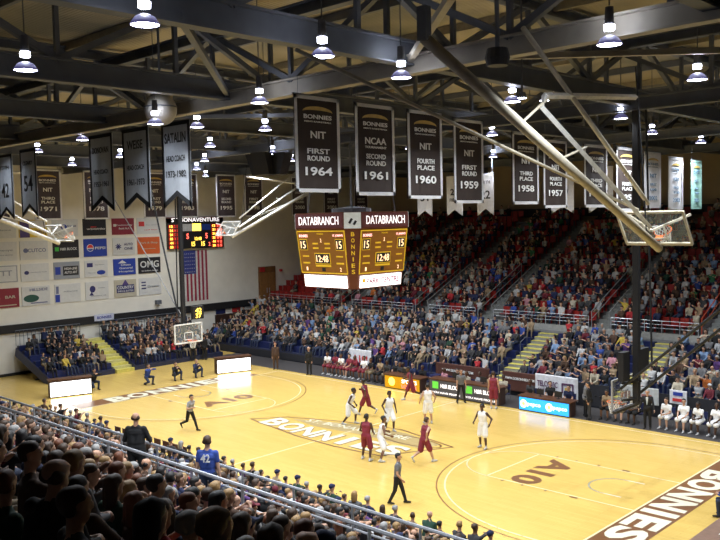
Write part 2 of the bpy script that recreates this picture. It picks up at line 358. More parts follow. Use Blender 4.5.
# ------------------------------------------------------------------ roof steel
TRX = [24.5, 20.4, 13.2, 6.0, -1.2, -8.4, -15.6, -22.8]
def truss(axis, c, a, b, zb, zt, lab, lower, deep, step=3.6):
    """lattice girder; axis 'y' runs across the court at x=c, axis 'x' runs along it at y=c"""
    t = empty('roof_truss', (c, 0, 0) if axis == 'y' else (0, c, 0)); tag(t, lab, 'roof truss')
    P = (lambda s, z: (0, s, z)) if axis == 'y' else (lambda s, z: (s, 0, z))
    def chord(z, h, w_, m, nm):
        mb = MB(); mb.bar(P(a, z), P(b, z), .05, h); mb.bar(P(a, z-h/2), P(b, z-h/2), w_, .05); mb.bar(P(a, z+h/2), P(b, z+h/2), w_, .05)
        return mb.build(nm, m, t)
    chord(zb + deep/2, deep, .32, lower, 'bottom_chord'); chord(zt, .3, .3, steel, 'top_chord')
    n_ = int(round((b-a)/step)); s = a
    for k in range(n_):
        s0, s1 = a+(b-a)*k/n_, a+(b-a)*(k+1)/n_
        q = (s0, zb+deep, s1, zt) if k % 2 == 0 else (s0, zt, s1, zb+deep)
        MB().bar(P(q[0], q[1]), P(q[2], q[3]), .16).build('diagonal', steel, t)
        if k: MB().bar(P(s0, zb+deep), P(s0, zt), .12).build('web_post', steel, t)
    return t
XN = ['right at the near end', 'above the right free throw line side', 'third from the right, above the right half', 'just right of the hanging scoreboard', 'left of the hanging scoreboard',
      'above the left half of the court', 'above the far basket', 'closest to the sponsor wall']
for i, x in enumerate(TRX):
    truss('y', x, -31, 33, 13.35, 15.7, 'dark roof girder crossing the court, ' + XN[i], steel, .55)
YN = {-22:'over the near crowd', -11.4:'with the retired jersey banners hanging under it', 0.0:'over the middle of the court', 11.6:'over the far sideline', 22:'over the far upper stand'}
for y, nm in YN.items():
    truss('x', y, -27, 34, 13.15, 15.4, 'long roof girder running toward the sponsor wall, ' + nm, lsteel if y == -11.4 else steel, .42)
# purlins under the deck, each its own thing
for k in range(16):
    y = -29 + 4.05*k
    p_ = MB().bar((-27, y, 15.85), (35, y, 15.85), .14, .26).build('roof_purlin', steel if k % 2 else mat('tan_purlin', (.3,.26,.17), .6))
    tag(p_, 'thin purlin directly under the roof deck', 'roof beam', 'purlins under the roof deck')
# a slanted wind brace crossing the picture in the upper right
for k, (a, b) in enumerate([((20.4,-9,13.6),(26,-16,13.6)), ((20.4,-9,13.6),(27,-4,13.6)), ((13.2,-11.4,13.5),(20.4,-18,13.5)), ((13.2,-11.4,13.5),(20.4,-5,13.5)), ((6,-11.4,13.5),(13.2,-18,13.5)), ((-1.2,-11.4,13.5),(6,-4,13.5))]):
    o = MB().bar(a, b, .14).build('wind_brace', lsteel if k < 4 else steel)
    tag(o, 'slanted roof brace ' + ['at the top right leaving to the right', 'at the right edge rising away', 'over the near crowd at the right', 'behind the folded basket arms', 'near the top middle', 'left of the hanging scoreboard'][k], 'roof brace')
# air ducts
def duct(a, b, r, lab):
    t = empty('air_duct', (0,0,0)); tag(t, lab, 'duct'); a, b = Vector(a), Vector(b)
    MB().tube([a, b], r, 14).build('pipe_run', mat('galvanised_duct', (.4,.4,.38), .45, metal=.3), t, True)
    n_ = int((b-a).length/3)
    for k in range(n_): q = a + (b-a)*(k+.5)/n_; MB().tube([q-(b-a).normalized()*.05, q+(b-a).normalized()*.05], r+.03, 14).build('collar', steel, t)
duct((-25.5,-20,14.4), (-25.5,28,14.4), .35, 'round galvanised air duct high along the sponsor wall')
duct((-5,-20.5,14.9), (22,-20.5,14.9), .3, 'round air duct above the near crowd')
# suspended lamps
lens_m = mat('lamp_lens', (.9,.9,1), .3, emit=22, ecol=(.80,.83,1.0))
refl_m = mat('lamp_reflector', (.3,.3,.38), .35, emit=.15, ecol=(.35,.33,1.0))
def lamp_proto():
    t = empty('high_bay_lamp'); 
    MB().lathe([(0,.72),(.08,.72),(.09,.40),(.07,.38),(0,.38)], seg=14).build('ballast_housing', mat('ballast_grey', (.1,.1,.11), .5), t)
    MB().lathe([(.10,.17),(.17,.13),(.22,.06),(.245,.02),(.24,0),(.225,.02),(.2,.06),(.15,.11)], seg=18).build('reflector', refl_m, t, True)
    MB().lathe([(0,.28),(.1,.28),(.105,.38),(0,.38)], seg=12).build('lit_neck', lens_m, t)
    pd = bpy.data.lights.new('neck_light', 'POINT'); pd.energy = LAMP_W*.16; pd.shadow_soft_size = .12; pd.color = (.85,.9,1)
    po = bpy.data.objects.new('neck_light', pd); C.objects.link(po); po.parent = t; po.location = (0,0,.55)
    MB().lathe([(0,.012),(.232,.012),(.22,.04),(0,.05)], seg=18).build('lens', lens_m, t)
    MB().tube([(0,0,.75),(0,0,3.1)], .014, 6).build('hanger', steel, t)
    ld = bpy.data.lights.new('lamp_light', 'AREA'); ld.shape = 'DISK'; ld.size = .42; ld.energy = LAMP_W; ld.color = (.88,.94,1); ld.spread = Rd(142)
    lo = bpy.data.objects.new('lamp_light', ld); C.objects.link(lo); lo.parent = t; lo.location = (0,0,-.03)
    return t
lp = lamp_proto()
LW = ['over the left end', 'over the left half', 'over centre court', 'over the right half', 'over the right end']
for i, q_ in enumerate(LAMPS):
    x, y = q_[:2]
    l = lp if i == 0 else copy_tree(lp); l.location = (x, y, q_[2] if len(q_) > 2 else LAMP_Z)
    if len(q_) > 2: MB().tube([(0,0,3.0),(0,0,16-q_[2])], .014, 6).build('hanger', steel, l)
    yy = 'over the near crowd' if y < -14 else 'above the near sideline' if y < -9 else 'above the near half of the floor' if y < -3 else 'along the middle' if y < 4 else 'above the far sideline' if y < 10 else 'over the far stand'
    o_ = sorted(LAMPS, key=lambda q: topx((*q[:2], 12.9))[0]).index(q_)
    tag(l, 'round high bay lamp ' + yy + ', ' + ['first','second','third','fourth','fifth','sixth','seventh','eighth','ninth','tenth','eleventh','twelfth','thirteenth','fourteenth','fifteenth','sixteenth','seventeenth','eighteenth','nineteenth','twentieth','twenty-first','twenty-second','twenty-third','twenty-fourth','twenty-fifth','twenty-sixth','twenty-seventh','twenty-eighth','twenty-ninth','thirtieth','thirty-first','thirty-second','thirty-third','thirty-fourth'][o_] + ' from left',
        'lamp', 'high bay lamps under the roof')
# globe speaker with two horns
t = empty('globe_speaker', (3.9,-12.4,13.25)); tag(t, 'pale globe loudspeaker with two horns hanging under the long girder', 'speaker')
MB().lathe([(.5*math.sin(PI*k/14), .5*math.cos(PI*k/14)) for k in range(15)], (0,0,-.05), 22).build('globe', mat('globe_grey', (.42,.4,.36), .6), t, True)
MB().lathe([(.505,.0),(.515,.02),(.505,.04)], (0,0,0), 22).build('seam_ring', steel, t)
for s in (-1, 1):
    MB().lathe([(.06,-.1),(.08,.1),(.26,.34),(.3,.36)], (s*.32*.72, s*.32*.69, .32), 14).build('horn', mat('horn_tan', (.5,.42,.3), .5), t, True)
MB().tube([(0,0,.4),(0,0,2.75)], .04).build('hanger', steel, t)
# dark loudspeaker cluster and ventilator
def cluster(x, y, z, lab, s=1.0):
    t = empty('loudspeaker_cluster', (x, y, z)); tag(t, lab, 'speaker')
    for k, a in enumerate((20, 100, 200, 290)):
        mb = MB(); r = Vector((math.cos(Rd(a)), math.sin(Rd(a)), 0)); n_ = Vector((-r.y, r.x, 0)); u = (Vector((0,0,1)) + r*.35).normalized()
        mb.obox(r*.55*s, r, n_, u, .3*s, .36*s, .5*s); c_ = mb.build('cabinet', black, t)
    MB().tube([(0,0,.1),(0,0,3.75)], .04).build('hanger', steel, t)
cluster(-3.5,-1.8,12.3, 'black loudspeaker cluster hanging left of the hanging scoreboard', 1.05)
t = empty('spotlight_bracket', (15.2,-9.6,12.5)); tag(t, 'small bracket with three bright spot lamps beside the folded basket arm', 'lamp')
MB().tube([(0,0,3.4),(0,0,.1),(.4,.3,0)], .025).build('bracket', steel, t)
for q in ((0,0,0),(.42,.32,-.08),(-.35,-.3,-.3)):
    sm = MB().lathe([(0,.16),(.08,.14),(.12,0)], q, 12).build('spot_head', steel, t); 
    MB().lathe([(0,0),(.11,0),(.1,.02),(0,.03)], q, 12).build('spot_lens', lens_m, sm)
t = empty('ventilator_fan', (16.2,-12.1,13.0)); tag(t, 'dark round ventilator box under the roof, left of the bright spot lamps', 'fan')
MB().lathe([(0,.2),(.22,.2),(.27,0),(.22,-.16),(0,-.16)], seg=16).build('drum', black, t); MB().tube([(0,0,.2),(0,0,2.9)], .05).build('hanger', steel, t)

# ------------------------------------------------------------------ banners
def wave_panel(wd, ht, notch, m, parent, name, ph=0, nx=14, nz=16):
    def zb(x): return notch*(1-abs(x)/(wd/2)) if notch else 0
    vs = []; fs = []
    for side in (0, 1):
        for j in range(nz+1):
            for i in range(nx+1):
                x = -wd/2 + wd*i/nx; z = zb(x) + (ht-zb(x))*j/nz
                y = .018*math.sin(x*9+ph)*(1-.6*j/nz) + (.01 if side else -.004)
                vs.append((x, y, z))
    N = (nx+1)*(nz+1); I = lambda i, j, s: s*N + j*(nx+1) + i
    for j in range(nz):
        for i in range(nx): fs += [(I(i,j,0),I(i+1,j,0),I(i+1,j+1,0),I(i,j+1,0)), (I(i,j,1),I(i,j+1,1),I(i+1,j+1,1),I(i+1,j,1))]
    for i in range(nx): fs += [(I(i,0,0),I(i,0,1),I(i+1,0,1),I(i+1,0,0)), (I(i,nz,0),I(i+1,nz,0),I(i+1,nz,1),I(i,nz,1))]
    for j in range(nz): fs += [(I(0,j,0),I(0,j+1,0),I(0,j+1,1),I(0,j,1)), (I(nx,j,0),I(nx,j,1),I(nx,j+1,1),I(nx,j+1,0))]
    return MB().add(vs, fs).build(name, m, parent, True)
def hem(wd, ht, notch, bw, m, parent, ysign=-1):
    y0, y1 = ysign*.034, ysign*.026; mb = MB()
    def quad(p, q, r, s):
        vs = [(a, y, b) for y in (y0, y1) for a, b in (p, q, r, s)]
        mb.add(vs, [(0,1,2,3),(7,6,5,4)] + [(i,(i+1)%4,4+(i+1)%4,4+i) for i in range(4)])
    h = wd/2
    quad((-h,ht-bw),(h,ht-bw),(h,ht),(-h,ht)); quad((-h,0),(-h+bw,0 if not notch else bw*notch/h),(-h+bw,ht),(-h,ht)); quad((h-bw,0 if not notch else bw*notch/h),(h,0),(h,ht),(h-bw,ht))
    if notch:
        quad((-h,0),(0,notch),(0,notch+bw*1.5),(-h,bw*1.5)); quad((0,notch),(h,0),(h,bw*1.5),(0,notch+bw*1.5))
    else: quad((-h,0),(h,0),(h,bw),(-h,bw))
    return mb.build('hem', m, parent)
def rod(t, wd, ht, top): 
    MB().tube([(-wd/2-.03,0,ht+.02),(wd/2+.03,0,ht+.02)], .022, 6).build('hanging_rod', steel, t)
    for s in (-.8, .8): MB().tube([(s*wd/2,0,ht),(s*wd/2,0,top+.1)], .008, 4).build('wire', steel, t)
cloth_b = mat('banner_brown', (.035,.022,.018), .75, scale=3); cloth_p = mat('banner_plum', (.06,.045,.06), .75)
cloth_w = cloth_mat('banner_white', (.8,.8,.83)); cloth_g = cloth_mat('banner_grey', (.38,.395,.42), .55); cloth_k = mat('banner_black', (.012,.012,.013), .7)
hem_w = cloth_mat('hem_white', (.95,.95,.98), .5); ltr_w = mat('letter_white', (.8,.8,.78), .6); ltr_k = mat('letter_black', (.02,.02,.02), .6)
gold = mat('emblem_gold', (.55,.38,.1), .5); ltr_g = mat('emblem_green', (.12,.3,.16), .6)
def champ(x, yc, z0, wd, ht, lines, lab, rz=PI/2, group=None, cloth=cloth_b, lt=ltr_w, hm=hem_w, top=13.35, small=False):
    t = empty('championship_banner', (x, yc, z0), rz); tag(t, lab, 'banner', group)
    wave_panel(wd, ht, 0, cloth, t, 'cloth', x+yc)
    hem(wd, ht, 0, wd*.06, hm, t); rod(t, wd, ht, top-z0)
    X, Z = (1,0,0), (0,0,1); L = .045
    def T(s, z, w_, h_, m=lt): text(s, (0,-.03,z*ht), X, Z, w_*wd, h_*ht, m, t, 'lettering', lift=.012, bold=.02, thick=.6)
    mb = MB()                                   # arched team emblem on top
    n_ = 12; top_ = [(.33*wd*math.cos(PI*k/n_), .84*ht + .055*ht*math.sin(PI*k/n_)) for k in range(n_+1)]
    low_ = [(.33*wd*math.cos(PI*k/n_), .835*ht + .02*ht*math.sin(PI*k/n_)) for k in range(n_+1)]
    vs = [(a,-.046,b) for a, b in top_] + [(a,-.046,b) for a, b in low_]
    mb.add(vs, [(k,k+1,n_+2+k,n_+1+k) for k in range(n_)]); em = mb.build('emblem', gold, t)
    T('BONNIES', .785, .62, .045); 
    if not small: T("MEN'S BASKETBALL", .735, .6, .016)
    for s, z, w_, h_ in lines: T(s, z, w_, h_)
    return t
def lines(a, b, c, yr, extra=None):
    L_ = [(a, .6, .34 if len(a) == 3 else .54, .075)]
    if extra: L_.append((extra, .53, .55, .025))
    L_ += [(b, .43, .5, .055), (c, .355, .5 if len(c) > 4 else .4, .055), (yr, .22, .6, .09)]
    if extra: L_ = [(s, z-.0, w_, h_) for s, z, w_, h_ in L_]
    return L_
G1 = 'championship banners of the front row'
ROW10 = [(-11.52,10.41,1.66,2.56,lines('NIT','FIRST','ROUND','1964'),'NIT FIRST ROUND 1964, largest at the front'),
 (-9.24,10.34,1.66,2.6,lines('NCAA','SECOND','ROUND','1961','TOURNAMENT'),'NCAA SECOND ROUND 1961'),
 (-6.97,10.25,1.66,2.68,lines('NIT','FOURTH','PLACE','1960'),'NIT FOURTH PLACE 1960'),
 (-4.72,10.11,1.6,2.72,lines('NIT','FIRST','ROUND','1959'),'NIT FIRST ROUND 1959'),
 (-1.31,10.07,1.7,2.55,lines('NIT','THIRD','PLACE','1958'),'NIT THIRD PLACE 1958'),
 (.72,9.93,1.68,2.52,lines('NIT','FOURTH','PLACE','1957'),'NIT FOURTH PLACE 1957'),
 (3.85,9.93,1.9,2.5,lines('NIT','THIRD','PLACE','1952'),'NIT 1952, partly behind folded basket arms'),
 (6.6,9.75,2.0,2.7,lines('NIT','FOURTH','PLACE','1951'),'NIT 1951, left of the white banners')]
for y, z, w_, h_, L_, nm in ROW10:
    champ(10.0, y, z, w_, h_, L_, 'dark brown white-edged hanging banner reading ' + nm, group=G1)
teal = mat('banner_teal', (.32,.55,.48), .7)
for (y, z, w_, h_), m_, nm in zip([(9.1,9.87,1.65,2.5),(11.6,9.8,1.55,2.4),(14.0,9.8,1.25,2.36)], [cloth_w, cloth_w, teal],
        ['nearest the black basket mast', 'middle of the three at right', 'pale green, furthest right']):
    champ(10.0, y, z, w_, h_, [('NIT',.58,.4,.07),('FIRST',.42,.4,.05),('ROUND',.33,.4,.05),('2002',.18,.5,.08)] , 'light narrow hanging banner ' + nm, cloth=m_, lt=mat('letter_slate', (.12,.2,.3), .6), hm=m_, group='light banners at the right')
G2 = 'championship banners before the sponsor wall'
for y, L_, nm in [(-6.75,lines('NIT','FIRST','ROUND','1970'),'at the left edge behind the grey jersey banner'), (-3.62,lines('NIT','THIRD','PLACE','1971'),'reading NIT THIRD PLACE 1971'),
 (-.45,lines('NCAA','FIRST','ROUND','1978'),'reading NCAA 1978'), (3.8,lines('NIT','FIRST','ROUND','1979'),'reading NIT 1979'), (6.38,lines('NIT','FIRST','ROUND','1983'),'reading NIT 1983'),
 (9.7,lines('NIT','SECOND','ROUND','1995'),'reading NIT SECOND ROUND 1995'), (12.23,lines('NIT','FIRST','ROUND','1998'),'reading NIT FIRST ROUND 1998'),
 (16.8,lines('NCAA','FIRST','ROUND','2000'),'reading 2000, behind the brown banner of 1964'), (20.25,lines('NIT','FIRST','ROUND','2001'),'reading 2001, above the scoreboard'), (23.75,lines('NIT','FIRST','ROUND','2002'),'above the scoreboard centre')]:
    champ(-22.0, y, 10.02, 1.72, 3.05, L_, 'plum white-edged banner near the end wall ' + nm, cloth=cloth_p, group=G2)
def jersey(x, y, z0, wd, ht, lns, lab, cloth, lt, hm, group, notch=.42):
    t = empty('swallowtail_banner', (x, y, z0)); tag(t, lab, 'banner', group)
    wave_panel(wd, ht, notch, cloth, t, 'cloth', x)
    hem(wd, ht, notch, wd*.07, hm, t); rod(t, wd, ht, 13.2-z0)
    for s, z, w_, h_ in lns: text(s, (0,-.03,z*ht), (1,0,0), (0,0,1), w_*wd, h_*ht, lt, t, bold=.02, lift=.012, thick=.6)
G3 = 'grey retired jersey banners under the long girder'
for x, z, w_, lns, nm in [(-9.8,9.98,1.45,[('42',.45,.5,.22),('STITH',.8,.6,.06)],'numbered 42 at the left edge'), (-7.55,10.05,1.45,[('54',.5,.55,.24),('CLEARY',.8,.6,.06)],'numbered 54'),
 (-1.6,10.15,1.65,[('DONOVAN',.8,.7,.08),('HEAD COACH',.52,.62,.06),('1953-1961',.36,.62,.07)],'for a head coach, leftmost of the three coach banners'),
 (.75,10.17,1.67,[('WEISE',.8,.6,.11),('HEAD COACH',.52,.66,.06),('1961-1973',.34,.66,.08)],'for a head coach, middle of the three coach banners'),
 (3.2,10.15,1.6,[('SATALIN',.82,.75,.12),('HEAD COACH',.58,.66,.07),('1973-1982',.4,.7,.08)],'for a head coach, 1973-1982, right of the three')]:
    jersey(x, -11.4, z, w_, 2.8, lns, 'grey black-edged swallowtail banner ' + nm, cloth_g, ltr_k, cloth_k, G3)
G4 = 'white retired jersey banners over the far sideline'
for x, lns, nm in [(-5.0,[('31',.5,.55,.2),('GARY',.8,.6,.08)],'numbered 31, under the banner of 1960'), (-2.8,[('25',.6,.5,.16),('FIELD',.4,.6,.08)],'left of the one numbered 22'), (-.65,[('22',.5,.6,.2),('SMITH',.8,.6,.08)],'numbered 22, right of the banner of 1959'),
 (4.15,[('40',.5,.5,.2)],'behind the banner of 1957'), (6.3,[('33',.5,.6,.22)],'numbered 33, behind the banner of 1952')]:
    jersey(x, 11.4, 9.72, 1.1 if x < 3 else 1.3, 2.3, lns, 'white swallowtail banner ' + nm, cloth_w, ltr_k, cloth_w, G4, .38)

# ------------------------------------------------------------------ centre scoreboard
sb_m = mat('scoreboard_brown', (.16,.045,.018), .5, var=.05); sb_t = mat('scoreboard_tan', (.30,.12,.015), .5, var=.05)
amber = mat('amber_digit', (1,.75,.45), .4, emit=1.5, ecol=(1,.62,.35)); yel = mat('amber_panel', (.7,.45,.03), .4, emit=.25, ecol=(1,.6,.03))
hdr = mat('header_maroon', (.12,.03,.03), .5, var=.05); hdr_l = mat('lit_lettering', (1,.97,.97), .4, emit=1.1, ecol=(1,.93,.93))
lit_w = mat('lit_white_panel', (1,1,1), .4, emit=2.6, ecol=(1,.98,.98)); lit_r = mat('lit_red_digit', (1,.1,.08), .4, emit=3, ecol=(1,.12,.08)); lit_y = mat('lit_yellow_digit', (1,.7,.1), .4, emit=3, ecol=(1,.65,.08))
sb = empty('hanging_scoreboard', (0, 0, 6.66)); tag(sb, 'four-sided brown scoreboard hanging over centre court with lit panels', 'scoreboard')
# face geometry: top half-extent 2.05 with chamfer .55, bottom 1.67 with chamfer .22
def octo(h, c): return [(h, -(h-c)), (h, h-c), (h-c, h), (-(h-c), h), (-h, h-c), (-h, -(h-c)), (-(h-c), -h), (h-c, -h)]
lv = [(.0, 1.66, .24), (.60, 1.72, .26), (.62, 1.74, .28), (2.58, 1.98, .47), (2.6, 2.05, .52), (3.32, 2.05, .55)]
mb = MB(); vs = []; 
for z, h, c in lv: vs += [(x, y, z) for x, y in octo(h, c)]
fs = [(8*i+k, 8*i+(k+1)%8, 8*i+8+(k+1)%8, 8*i+8+k) for i in range(len(lv)-1) for k in range(8)] + [tuple(range(8))[::-1], tuple(8*(len(lv)-1)+k for k in range(8))]
mb.add(vs, fs).build('cabinet', sb_m, sb)
def face_frame(k, z):    # point and directions on slanted face k (0:+x, 1:+y, 2:-x, 3:-y)
    a = [0, 90, 180, 270][k]; n_ = Vector((math.cos(Rd(a)), math.sin(Rd(a)), 0)); r = Vector((-n_.y, n_.x, 0))
    for i in range(len(lv)-1):
        if lv[i][0] <= z <= lv[i+1][0] and lv[i+1][0]-lv[i][0] > .05:
            f_ = (z-lv[i][0])/(lv[i+1][0]-lv[i][0]); h = lv[i][1]+(lv[i+1][1]-lv[i][1])*f_; c = lv[i][2]+(lv[i+1][2]-lv[i][2])*f_
            sl = (lv[i+1][1]-lv[i][1])/(lv[i+1][0]-lv[i][0]); break
    u = (Vector((0,0,1)) + n_*sl).normalized(); nn = r.cross(u)
    return n_*h + Vector((0,0,z)), r, u, nn, h-c
for k in range(4):
    def P(s, z, w_, h_, m, nm='panel', lift=.02, th=.015, par=None):
        p, r, u, nn, hw = face_frame(k, z); mb = MB(); mb.obox(p + r*s*hw + nn*lift, r, u, nn, w_/2, h_/2, th); return mb.build(nm, m, par or sb)
    def T(s_, s, z, w_, h_, m, lift=.04, bold=0):
        p, r, u, nn, hw = face_frame(k, z); return text(s_, p + r*s*hw, r, u, w_, h_, m, sb, 'lettering', lift=lift, bold=bold, thick=1)
    P(0, 2.96, 3.0, .62, hdr, 'header_panel'); T('DATABRANCH', 0, 2.97, 2.5, .36, hdr_l)
    P(0, 1.6, 2.95, 1.85, sb_t, 'score_panel')
    for a_, b_, c_, d_ in ((0,2.52,3.0,.05),(0,.68,2.9,.05)): P(a_, b_, c_, d_, yel, 'trim_strip', .035)
    for s_ in (-.985, .985):
        p0, r, u, nn, hw0 = face_frame(k, .68); p1, r1, u1, nn1, hw1 = face_frame(k, 2.52)
        MB().bar(p0 + r*s_*hw0 + nn*.035, p1 + r*s_*hw1 + nn*.035, .05, .03).build('trim_strip', yel, sb)
    P(0, .31, 2.66, .52, lit_w, 'lit_ad_panel', .03)
    if k != 3:
        P(-.78, .36, .16, .16, yel, 'ad_mark', .05); T('PARK CENTRE', .08, .32, 2.15, .26, mat('lit_maroon_text', (.3,.02,.08), .5), .06, .02)
    T('BONNIES', -.72, 2.32, .55, .12, mat('lit_pink', (1,.6,.6), .4, emit=1.6, ecol=(1,.5,.45))); T("ST. JOSEPH'S", .72, 2.32, .62, .12, MATS['lit_pink'])
    for s_ in (-.76, .76):
        P(s_, 1.93, .5, .5, yel, 'digit_frame', .035); P(s_, 1.93, .44, .44, black, 'digit_window', .045); T('15', s_, 1.93, .3, .32, amber, .065)
    P(0, 1.32, .98, .5, yel, 'clock_frame', .035); P(0, 1.32, .9, .42, black, 'clock_window', .045); T('12:48', 0, 1.32, .74, .3, amber, .065)
    T('2', 0, 2.12, .07, .16, amber); 
    for s_ in (-.25, .25):
        for z in (1.78, 1.98): P(s_, z, .34, .07, yel, 'caption', .035)
    for s_ in (-.72, .72):
        P(s_, 1.42, .4, .06, yel, 'caption', .035); P(s_, 1.12, .45, .07, yel, 'caption', .035); T('1' if s_ < 0 else '2', s_, .86, .08, .16, amber)
    P(0, 1.0, .95, .08, yel, 'caption', .035); P(0, .84, .2, .16, black, 'digit_window', .035)
    T('PERIOD', 0, 2.4, .4, .07, yel)
# corner columns with vertical name, and white emblem squares above
for a in (-45, 45, 135, 225):
    n_ = Vector((math.cos(Rd(a)), math.sin(Rd(a)), 0)); r = Vector((-n_.y, n_.x, 0))
    def cp(z):
        for i in range(len(lv)-1):
            if lv[i][0] <= z <= lv[i+1][0]:
                f_ = (z-lv[i][0])/(lv[i+1][0]-lv[i][0]); h = lv[i][1]+(lv[i+1][1]-lv[i][1])*f_; c = lv[i][2]+(lv[i+1][2]-lv[i][2])*f_; return (h-c/2)*math.sqrt(2)
    MB().obox(n_*(cp(2.96)+.02) + Vector((0,0,2.96)), r, (0,0,1), n_, .36, .34, .015).build('emblem_square', mat('pale_square', (.6,.63,.62), .5, emit=.25), sb)
    MB().obox(n_*(cp(2.96)+.04) + Vector((0,0,2.94)) + r*-.08, (r*.6+Vector((0,0,1))).normalized(), n_.cross(r*.6+Vector((0,0,1))).normalized(), n_, .12, .05, .01).build('emblem_mark', black, sb)
    MB().obox(n_*(cp(2.96)+.04) + Vector((0,0,2.86)) + r*.1, (r*.6+Vector((0,0,1))).normalized(), n_.cross(r*.6+Vector((0,0,1))).normalized(), n_, .1, .05, .01).build('emblem_mark', black, sb)
    for i, ch in enumerate('BONNIES'):
        z = 2.38 - i*.27; text(ch, n_*cp(z) + Vector((0,0,z)), r, (0,0,1), .05 if ch == 'I' else .15, .18, yel, sb, 'lettering', lift=.02, bold=.02)
for x in (-1.4, 1.4):
    for y in (-1.4, 1.4): MB().tube([(x,y,3.3),(x*.8,y*.8,6.6)], .03, 6).build('hoist_cable', steel, sb)
MB().lathe([(0,3.3),(.9,3.3),(.9,3.5),(0,3.6)], seg=16).build('hoist_plate', steel, sb)

# ------------------------------------------------------------------ end wall: scoreboard, flag, sponsor signs
t = empty('wall_scoreboard', (-27.2, 10.55, 7.7)); tag(t, 'black wall scoreboard with red and yellow player statistics under hanging banners', 'scoreboard')
MB().box(0, .2, -2.55, 2.6, 0, 2.3).build('cabinet', black, t)
hb = MB().box(0, .2, -2.55, 2.6, 1.98, 2.42).build('header', hdr, t)
text('ST. BONAVENTURE', (.2, 0, 2.2), (0,1,0), (0,0,1), 4.4, .3, hdr_l, t)
for s in (-1, 1):
    for i in range(6):
        z = 1.72 - i*.31
        MB().box(.2, .22, s*1.95-.52, s*1.95+.52, z-.12, z+.12).build('stat_row', mat('stat_dark_red', (.25,.01,.01), .5, emit=.3, ecol=(1,.05,.02)), t)
        text(['12','21','24','32','41','50'][i], (.21, s*1.95-.3, z), (0,1,0), (0,0,1), .26, .18, lit_y, t)
        text(['2','0','3','1','4','2'][i], (.21, s*1.95+.08, z), (0,1,0), (0,0,1), .1, .18, lit_r, t)
        text(['6','10','4','8','2','5'][i], (.21, s*1.95+.36, z), (0,1,0), (0,0,1), .16, .18, lit_r, t)
MB().box(.2, .22, -1.3, -.35, 1.35, 1.9).build('ad_panel', mat('dull_white_panel', (.5,.5,.52), .5), t)
MB().box(.2, .22, -.35, .45, 1.35, 1.9).build('ad_panel', lit_y, t); MB().box(.2, .22, .55, 1.35, 1.4, 1.85).build('ad_panel', mat('sign_blue', (.02,.06,.35), .5), t)
text('5', (.21,-.8,.95), (0,1,0), (0,0,1), .2, .4, lit_r, t); text('5', (.21,.95,.95), (0,1,0), (0,0,1), .2, .4, lit_r, t)
text('15', (.21,-.3,.35), (0,1,0), (0,0,1), .3, .35, lit_y, t); text('12:48', (.21,.15,.75), (0,1,0), (0,0,1), .6, .25, lit_y, t); text('15', (.21,.6,.35), (0,1,0), (0,0,1), .3, .35, lit_y, t); text('2', (.21,1.2,.3), (0,1,0), (0,0,1), .14, .3, lit_r, t)
t = empty('flag', (-27.195, 10.45, 3.65)); tag(t, 'large striped flag with blue starred corner hanging vertically on the end wall', 'flag')
fr = mat('flag_red', (.3,.02,.05), .7); fb = mat('flag_blue', (.03,.04,.2), .7)
for i in range(13):
    y = -1.17 + 2.34*i/13; MB().box(0, .02, y, y+2.34/13, 0 if i < 0 else 0, 3.9).build('stripe', fr if i % 2 == 0 else mat('flag_white', (.6,.58,.55), .7), t)
MB().box(.02, .035, -1.17, .09, 2.1, 3.9).build('canton', fb, t)
mb = MB()
for i in range(7):
    for j in range(6):
        y, z = -1.05 + .165*i, 2.25 + .28*j; vs = []
        for q in range(10): rr = .05 if q % 2 == 0 else .02; vs.append((.037, y+rr*math.cos(q*PI/5), z+rr*math.sin(q*PI/5)))
        mb.add(vs, [tuple(range(10))])
mb.build('star_field', MATS['flag_white'], t)

COLS = [(-4.6,-3.3),(-3.18,-1.28),(-.93,.93),(1.3,3.05),(3.51,5.28),(5.52,7.37)]; COLS[0] = (-5.3,-3.37)
ROWS = [(8.94,10.1),(7.47,8.7),(6.05,7.2),(4.45,5.7)]
sW = (.66,.66,.65); sK = (.015,.015,.02)
def col_m(n_, c): return mat('sign_'+n_, c, .5, var=.04)
M_ = dict(w=col_m('white', sW), k=col_m('black', sK), b=col_m('royal_blue', (.02,.05,.35)), n=col_m('navy', (.03,.03,.14)), m=col_m('maroon', (.25,.02,.04)), r=col_m('red', (.6,.04,.04)),
          o=col_m('orange', (.62,.12,.03)), g=col_m('green', (.05,.42,.06)), gy=col_m('grey', (.3,.32,.36)), y=col_m('yellow', (.7,.5,.05)), lb=col_m('slate', (.15,.17,.3)), p=col_m('purple', (.08,.05,.2)), fg=col_m('forest', (.02,.09,.07)), cr=col_m('cream', (.5,.46,.36)))
